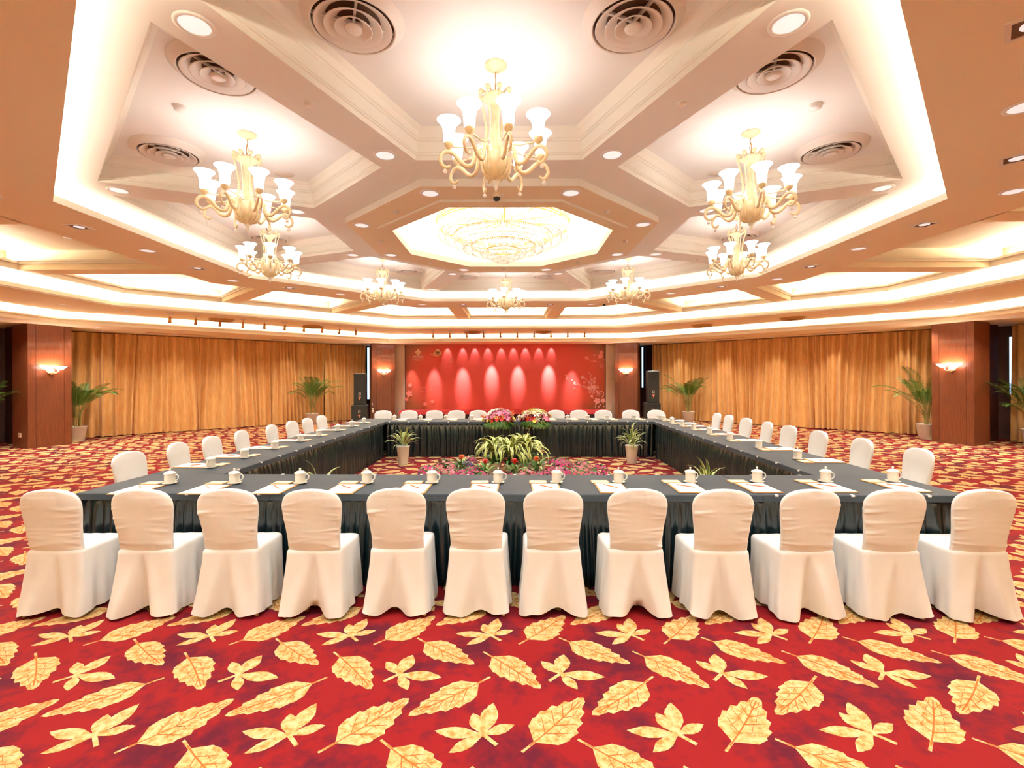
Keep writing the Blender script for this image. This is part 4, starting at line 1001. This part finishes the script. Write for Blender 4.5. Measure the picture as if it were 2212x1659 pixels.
def pot_mesh(r0, r1, h, n=40):
    mb = MB(); mb.lathe([(r0 * .96, 0), (r0, .005), (r1, h - .012), (r1 + .006, h - .008), (r1 + .006, h), (r1 - .010, h), (r1 - .016, h - .03), (0, h - .032)], n, cap=True, flute=n // 2, famp=.012); return mb
def spider_plant(loc, label, seed, n=52, grp='variegated plants in ribbed pots'):
    q = random.Random(seed); r = thing('potted_plant', label, 'plant', loc, 0, grp)
    obj('pot', pot_mesh(.085, .125, .36, 48), 'pot', r, True)
    mb = MB(); mb.lathe([(.108, .33), (0, .335)], 20, cap=False); obj('soil', mb, 'soil', r)
    for i in range(n):
        a = q.uniform(0, 2 * PI); t = i / n; me = VAR[q.randrange(4)]
        h = .36 + .16 * (1 - t) * q.random(); rr = .02 + .05 * t
        inst('strap_leaf', me, r, (rr * math.cos(a), rr * math.sin(a), h), (q.uniform(-.3, .3), .5 - 1.1 * (1 - t) + q.uniform(-.2, .2), a), q.uniform(.75, 1.05))
    return r
spider_plant((-2.11, 9.35, 0), 'cream-edged strap-leaf plant in ribbed white pot, stage end, socket pillar side of the inner carpet', 1)
spider_plant((2.35, 9.35, 0), 'cream-edged strap-leaf plant in ribbed white pot, stage end, opposite socket pillar', 2)
spider_plant((-2.13, 5.25, 0), 'cream-edged strap-leaf plant peeking over the banner-facing table, socket pillar side', 3)
spider_plant((2.13, 5.25, 0), 'cream-edged strap-leaf plant peeking over the banner-facing table, opposite socket pillar', 4)

# ---- central flower bed
def lime_plant(loc, label, seed, n=70, s=1.0):
    q = random.Random(seed); r = thing('spider_plant', label, 'plant', loc, 0, 'yellow-green plants in the flower bed')
    obj('pot', pot_mesh(.10, .13, .20, 24), 'pot', r, True)
    mb = MB(); mb.lathe([(.03, .18), (.035, .30), (.02, .36)], 10); obj('crown', mb, 'green', r, True)
    for i in range(n):
        a = q.uniform(0, 2 * PI); t = i / n; inst('strap_leaf', LIM[q.randrange(4)], r, (.02 * math.cos(a), .02 * math.sin(a), .30 + .10 * q.random()), (q.uniform(-.3, .3), .35 - .9 * (1 - t) + q.uniform(-.15, .15), a), s * q.uniform(.8, 1.1))
    for i in range(26):
        a = q.uniform(0, 2 * PI); inst('broad_leaf', BRO[q.randrange(2)], r, (.05 * math.cos(a), .05 * math.sin(a), .17), (0, q.uniform(.0, .6), a), q.uniform(1.0, 1.5))
lime_plant((-.30, 8.35, 0), 'yellow-green drooping plant in the flower bed, towards the socket pillar', 5)
lime_plant((.0, 8.25, 0), 'yellow-green drooping plant in the middle of the flower bed', 6)
lime_plant((.26, 8.45, 0), 'tallest yellow-green drooping plant in the flower bed, away from the socket pillar', 7, 70, 1.08)
def flower_mesh(name, n, L, wd, cup, mats, curl=.5, spadix=0):
    mb = MB()
    for k in range(n):
        a = 2 * PI * k / n; u = Vector((math.cos(a), math.sin(a), 0)); t = Vector((-math.sin(a), math.cos(a), 0)); e = cup; p = Vector((0, 0, 0)); rows = []
        for i, (q, w_) in enumerate(((0, .15), (.35, .8), (.7, 1), (1.0, .12))):
            rows += [p - t * wd * w_, p + Vector((0, 0, -.15 * wd * w_)), p + t * wd * w_]; p = p + (u * math.cos(e) + Vector((0, 0, 1)) * math.sin(e)) * (L / 3); e -= curl
        mb.add(rows, [(i * 3 + j, i * 3 + j + 1, i * 3 + j + 4, i * 3 + j + 3) for i in range(3) for j in range(2)], 0)
    if spadix: mb.tube([(0, 0, 0), (.0, 0, spadix)], [.006, .003], 6, 1)
    me = bpy.data.meshes.new(name); me.from_pydata(mb.v, [], mb.f)
    for q in mats: me.materials.append(M[q])
    me.polygons.foreach_set('material_index', [min(x, len(mats) - 1) for x in mb.m]); me.polygons.foreach_set('use_smooth', [True] * len(me.polygons)); me.update(); return me
def bromeliad(loc, label, seed, col):
    q = random.Random(seed); r = thing('bromeliad', label, 'plant', loc, 0, 'bromeliads in the flower bed')
    obj('pot', pot_mesh(.06, .08, .12, 24), 'pot', r, True)
    for i in range(16):
        a = i * 2.4 + q.uniform(-.2, .2); inst('strap_leaf', BRO[i % 3], r, (.02 * math.cos(a), .02 * math.sin(a), .12), (0, q.uniform(-.25, .45), a), q.uniform(.8, 1.05))
    mb = MB(); mb.tube([(0, 0, .12), (0, 0, .30)], [.014, .012], 8); obj('flower_stem', mb, 'green', r)
    me = flower_mesh('bract', 9, .085, .016, 1.0, (col,), .35)
    for h, s in ((.27, 1.1), (.30, .95), (.33, .7)): inst('bract', me, r, (0, 0, h), (0, 0, h * 20), s)
bromeliad((-.42, 7.75, 0), 'red star-shaped bromeliad in the flower bed, nearer the socket pillar of the two', 1, 'redpetal')
bromeliad((.05, 7.78, 0), 'red star-shaped bromeliad in the flower bed, farther from the socket pillar of the two', 2, 'redpetal')
bromeliad((-.85, 8.2, 0), 'orange bromeliad in the flower bed on the socket pillar side', 3, 'orangepetal')
bromeliad((.42, 8.0, 0), 'orange bromeliad in the flower bed on the side away from the socket pillar, in front', 4, 'orangepetal')
bromeliad((.55, 8.75, 0), 'orange bromeliad in the flower bed on the side away from the socket pillar, behind', 5, 'orangepetal')
PET = {}
def azalea(loc, label, seed, col, rad=.17, h=.22):
    q = random.Random(seed); r = thing('azalea', label, 'plant', loc, 0, 'azalea pots in the flower bed')
    obj('pot', pot_mesh(.07, .09, .10, 24), 'pot', r, True)
    fo = MB(); bl = MB()
    for i in range(90):
        a = q.uniform(0, 2 * PI); u = q.random(); el = math.acos(1 - u * .95); p = Vector((rad * math.sin(el) * math.cos(a), rad * math.sin(el) * math.sin(a), .10 + (h - .10) * math.cos(el))) * 1.0
        nrm = Vector((math.sin(el) * math.cos(a), math.sin(el) * math.sin(a), math.cos(el) + .3)).normalized()
        t1 = nrm.orthogonal().normalized(); t2 = nrm.cross(t1)
        for k in range(2):
            b = q.uniform(0, 6.3); d = (t1 * math.cos(b) + t2 * math.sin(b) + nrm * .3).normalized(); sd = d.cross(nrm).normalized(); L = q.uniform(.045, .08); c = p - nrm * .008
            fo.add([c, c + d * L * .5 + sd * .012, c + d * L, c + d * L * .5 - sd * .012], [(0, 1, 2, 3)])
        if q.random() < .76:
            for k in range(5):
                b = 2 * PI * k / 5 + a; d = t1 * math.cos(b) + t2 * math.sin(b); sd = nrm.cross(d); L = .034
                bl.add([p, p + d * L * .6 + sd * .017 + nrm * .006, p + d * L + nrm * .003, p + d * L * .6 - sd * .017 + nrm * .006], [(0, 1, 2, 3)])
    tag(obj('foliage', fo, 'green', r), kind='stuff'); tag(obj('blossoms', bl, col, r), kind='stuff')
rz = random.Random(12); spots = []
for sx in (-1, 1):
    for j, (x, y) in enumerate(((.72, 7.55), (.95, 7.75), (1.2, 7.55), (1.35, 7.85), (1.05, 8.1), (.80, 8.35), (.62, 7.85), (1.15, 8.45), (.75, 8.75))):
        spots.append((sx * x + (.10 if sx > 0 else -.02), y, sx))
spots += [(-.1, 7.5, 0), (.25, 7.48, 0), (.5, 7.55, 0), (-.5, 7.48, 0)]
cnt = {}
for i, (x, y, sx) in enumerate(spots):
    col = 'violet' if i == 5 else ('magenta', 'rose', 'magenta')[i % 3]
    cn = {'violet': 'violet', 'magenta': 'magenta', 'rose': 'rose-pink'}[col]
    sd = {-1: 'on the socket pillar side', 1: 'on the side away from the socket pillar', 0: 'at the edge farthest from the stage'}[sx]
    azalea((x, y, 0), '%s-flowered azalea pot in the flower bed, %s' % (cn, sd), i, col, rz.uniform(.15, .19), rz.uniform(.19, .26))

# ---- two bouquets spilling over the stage-side table
FL = {'lily': flower_mesh('lily', 6, .075, .014, .9, ('whitepetal', 'yellowpetal'), .5, .03), 'pinklily': flower_mesh('lily', 6, .075, .015, .9, ('pinkpetal', 'yellowpetal'), .5, .03), 'yellow': flower_mesh('rose', 7, .05, .016, 1.1, ('yellowpetal',), .3),
      'anth': flower_mesh('anthurium', 2, .075, .05, .25, ('redpetal', 'yellowpetal'), .15, .05), 'orchid': flower_mesh('orchid', 5, .042, .016, .5, ('magenta', 'whitepetal'), .3, .01), 'tip': flower_mesh('orange_spike', 4, .09, .010, 1.3, ('orangepetal',), .1)}
def fan_mesh():
    mb = MB()
    for k in range(17):
        a = R(-70 + k * 140 / 16); L = .17 * (1 - .25 * abs(k - 8) / 8); u = Vector((math.cos(a), math.sin(a), 0)); t = Vector((-u.y, u.x, 0)) * .011
        mb.add([Vector((0, 0, 0)), u * L * .6 + t, u * L + Vector((0, 0, -.02)), u * L * .6 - t], [(0, 1, 2, 3)])
    me = bpy.data.meshes.new('fan_leaf'); me.from_pydata(mb.v, [], mb.f); me.materials.append(M['green']); me.update(); return me
FAN = fan_mesh()
def bouquet(x, y, label, seed, order):
    q = random.Random(seed); r = thing('bouquet', label, 'flowers', (x, y, HT), TROT, 'bouquets on the stage-side table')
    mb = MB(); mb.lathe([(.10, 0), (.12, .005), (.12, .05), (.10, .06), (0, .06)], 20); obj('tray', mb, 'green', r)
    n = 0
    for k in range(120):
        u = q.random(); el = math.acos(1 - 1.15 * u); a = q.uniform(0, 2 * PI); rad = .20 + .11 * q.random()
        p = Vector((rad * 1.05 * math.sin(el) * math.cos(a), rad * .75 * math.sin(el) * math.sin(a), .04 + .19 * math.cos(el)))
        if p.z < .0 and p.y > -.08: continue
        if p.z < .0: p.y -= .14; p.z -= .06
        nrm = Vector((p.x, p.y, p.z + .08)).normalized()
        if p.z > .15: kind = order[q.randrange(2)]
        elif p.z > .05: kind = q.choice(['pinklily', 'orchid', 'lily', 'anth', 'orchid', order[0], 'yellow', 'tip'])
        else: kind = q.choice(['anth', 'anth', 'orchid', 'yellow', 'orchid'])
        rot = nrm.to_track_quat('Z', 'Y').to_euler(); inst(kind if kind != 'tip' else 'orange_spike', FL[kind], r, p, rot, q.uniform(1.2, 1.6)).name = {'anth': 'anthurium', 'pinklily': 'lily', 'yellow': 'rose', 'tip': 'orange_spike'}.get(kind, kind)
    for k in range(3): inst('orange_spike', FL['tip'], r, (q.uniform(-.08, .08), 0, .22), (q.uniform(-.3, .3), q.uniform(-.3, .3), k), 1)
    for k in range(14):
        a = -PI / 2 + R(-105 + k * 16); inst('fan_leaf', FAN, r, (.20 * math.cos(a), .10 * math.sin(a) - .07, .03), (q.uniform(-.4, .4), .45 + .5 * max(0, -math.sin(a)), a), q.uniform(1.0, 1.4))
    for k in range(6):
        a = -PI / 2 + R(-60 + k * 24); px_, py_ = .20 * math.cos(a), .10 * math.sin(a) - .13
        for j in range(5): inst('bud', FL['yellow'], r, (px_ + .01 * math.sin(j), py_ - .01 * j, .0 - .035 * j), (.5, 0, j), .42)
fy = 3.82 + YF + .09
bouquet((1078 - VPX) / F_PX * fy, fy, 'bouquet of red, pink and orange flowers spilling over the stage-side table', 4, ['pinklily', 'lily'])
bouquet((1156 - VPX) / F_PX * fy, fy, 'bouquet topped with cream-yellow flowers spilling over the stage-side table', 9, ['lily', 'yellow'])

# ---- areca palms
def frond_mesh(L, droop, seed):
    q = random.Random(seed); mb = MB(); a = 1.32; p = Vector((0, 0, 0)); N = 20; pts = []; S0 = 7
    for i in range(N + 1):
        pts.append(p.copy()); p = p + Vector((math.cos(a), 0, math.sin(a))) * (L / N); a -= droop / N * (.15 + 1.9 * (i / N) ** 1.3)
    mb.tube(pts, [.011 * (1 - .85 * i / N) for i in range(N + 1)], 5, 1)
    for i in range(S0, N + 1):
        for s in (-1, 1):
            for h in (0, .5):
                if i == N and h: continue
                d = (pts[min(i + 1, N)] - pts[i - 1]).normalized(); b = pts[i] + d * (h * L / N); q_ = (i + h - S0) / (N - S0)
                ll = (.30 * math.sin(PI * (.25 + .66 * min(1, q_))) + .04) * q.uniform(.9, 1.05); e = (d * (.70 + .5 * q_) + Vector((0, s, .28 - .3 * q_)) * .8).normalized(); wv = d * .0095
                tip = b + e * ll + Vector((0, 0, -.16 * ll)); m_ = b + e * ll * .5 + Vector((0, 0, .01))
                mb.add([b - wv * .4, m_ - wv, tip, m_ + wv, b + wv * .4], [(0, 1, 2, 3, 4)], 0)
    me = bpy.data.meshes.new('frond'); me.from_pydata(mb.v, [], mb.f)
    for c_ in ('palm', 'palm_stem'): me.materials.append(M[c_])
    me.polygons.foreach_set('material_index', mb.m); me.update(); return me
FR = [frond_mesh(1.30, 1.3, 1), frond_mesh(1.15, 1.8, 2), frond_mesh(1.35, .9, 3), frond_mesh(1.05, 1.5, 4)]
def palm(loc, label, seed, n=22, sc=1.0, wall=None):
    """wall: list of headings (degrees) along which the crown has no room"""
    q = random.Random(seed); r = thing('potted_palm', label, 'palm', loc, 0, 'potted palms along the walls')
    obj('pot', pot_mesh(.17, .22, .40, 40), 'pot', r, True)
    mb = MB(); mb.lathe([(.20, .365), (0, .37)], 20, cap=False); obj('soil', mb, 'soil', r)
    for i in range(9):
        a = q.uniform(0, 6.3); b = .09 * math.sqrt(q.random()); mb = MB()
        mb.tube([(b * math.cos(a), b * math.sin(a), .36), (b * 1.5 * math.cos(a), b * 1.5 * math.sin(a), .85 + .2 * q.random())], [.014, .009], 6); obj('cane', mb, 'palm_stem', r)
    for i in range(n):
        a = i * 2.4 + q.uniform(-.3, .3); b = .06; tilt = q.uniform(-.10, .42); s_ = sc * q.uniform(.85, 1.05)
        near = max([math.cos(a - R(w_)) for w_ in (wall or [])] + [-1])
        if near > .15: tilt = -.22 * near; s_ *= 1 - .25 * near
        inst('frond', FR[q.randrange(4)], r, (b * math.cos(a), b * math.sin(a), .55 + .2 * q.random()), (q.uniform(-.15, .15), tilt, a), s_)
palm((-11.75, 12.95, 0), 'potted areca palm beside the pillar with the wall socket', 1, 22, 1.0, [135, -113])
palm((-7.28, 17.55, 0), 'potted areca palm before the curtains under the spotlight track, near the loudspeakers', 2, 22, 1.0, [135])
palm((6.62, 17.92, 0), 'potted areca palm before the curtains at the blossom end of the banner', 3, 22, 1.0, [45])
palm((11.2, 12.92, 0), 'potted areca palm half hidden by the pillar opposite the socket pillar', 4, 22, 1.0, [45, -67])
palm((12.6, 11.55, 0), 'potted areca palm by the window behind the pillar opposite the socket pillar', 5, 22, 1.0, [0, 90])
palm((-12.9, 11.5, 0), 'potted areca palm in the dark corner behind the socket pillar', 6, 22, 1.0, [180, 90])

# ---- loudspeakers
def badge(parent, x, y, z, s=1.0):
    for x0, x1, z0, z1 in ((-.04, .04, .05, .07), (-.04, .04, -.03, -.01), (-.04, -.02, -.01, .05), (.02, .04, -.01, .05)):
        mb = MB(); mb.box(x + x0 * s, x + x1 * s, y - .004, y, z + z0 * s, z + z1 * s); obj('badge_frame', mb, 'silver', parent)
    mb = MB(); mb.box(x - .045 * s, x + .045 * s, y - .004, y, z - .12 * s, z - .085 * s); mb.box(x - .012 * s, x + .012 * s, y - .004, y, z - .19 * s, z - .12 * s); obj('badge_plate', mb, 'orange_badge', parent)
def speaker(name, loc, w_, d_, h, ang, label):
    r = thing(name, label, 'loudspeaker', loc, R(ang)); e = .015
    mb = MB(); lo = [Vector((-w_ / 2, -d_ / 2)), Vector((w_ / 2, -d_ / 2)), Vector((w_ / 2, d_ / 2)), Vector((-w_ / 2, d_ / 2))]
    mb.loop_sweep(lo, [(e, 0), (0, e), (0, h - e), (e, h)]); q = offset(lo, e); mb.add([(p.x, p.y, h) for p in q], [(0, 1, 2, 3)]); mb.add([(p.x, p.y, 0) for p in q], [(3, 2, 1, 0)]); obj('cabinet', mb, 'black2', r)
    mb = MB(); mb.box(-w_ / 2 + .02, w_ / 2 - .02, -d_ / 2 - .012, -d_ / 2, .025, h - .025); obj('grille', mb, 'black', r)
    badge(r, 0, -d_ / 2 - .012, h * .33 if h > .9 else h * .62)
    return r
def spx(x, Y): return (x - VPX) / F_PX * Y
speaker('subwoofer', (spx(773, 17.45), 17.7, 0), .56, .55, .70, 12, 'wide black subwoofer on the carpet at the emblem end of the banner')
speaker('loudspeaker', (spx(773.5, 17.45), 17.7, .70), .42, .42, 1.15, 12, 'tall black loudspeaker stacked on the subwoofer at the emblem end')
speaker('subwoofer', (spx(1411, 17.6), 17.8, 0), .56, .55, .74, -8, 'wide black subwoofer on the carpet at the blossom end of the banner')
speaker('loudspeaker', (spx(1413, 17.6), 17.8, .74), .42, .42, 1.18, -8, 'tall black loudspeaker stacked on the subwoofer at the blossom end')
# small stand with a microphone by the pillar
ms = thing('microphone_stand', 'slim dark stand with chrome knobs between the loudspeakers and the emblem-end pillar', 'stand', (spx(805, 17.6), 17.6, 0))
mb = MB(); mb.lathe([(.13, 0), (.13, .02), (.03, .03)], 18); obj('base', mb, 'black2', ms)
mb = MB(); mb.tube([(0, 0, .02), (0, 0, .62)], .014, 8); mb.tube([(0, 0, .5), (-.01, 0, .80)], .008, 8); obj('pole', mb, 'black2', ms)
mb = MB(); mb.lathe([(.02, .40), (.04, .42), (.04, .50), (.02, .52)], 12); mb.lathe([(.02, .54), (.03, .55), (.03, .58), (.02, .59)], 12); obj('clutch', mb, 'silver', ms, True)
mb = MB(); mb.tube([(-.01, 0, .66), (-.02, -.01, .76)], [.015, .022], 8); obj('microphone', mb, 'silver', ms, True)
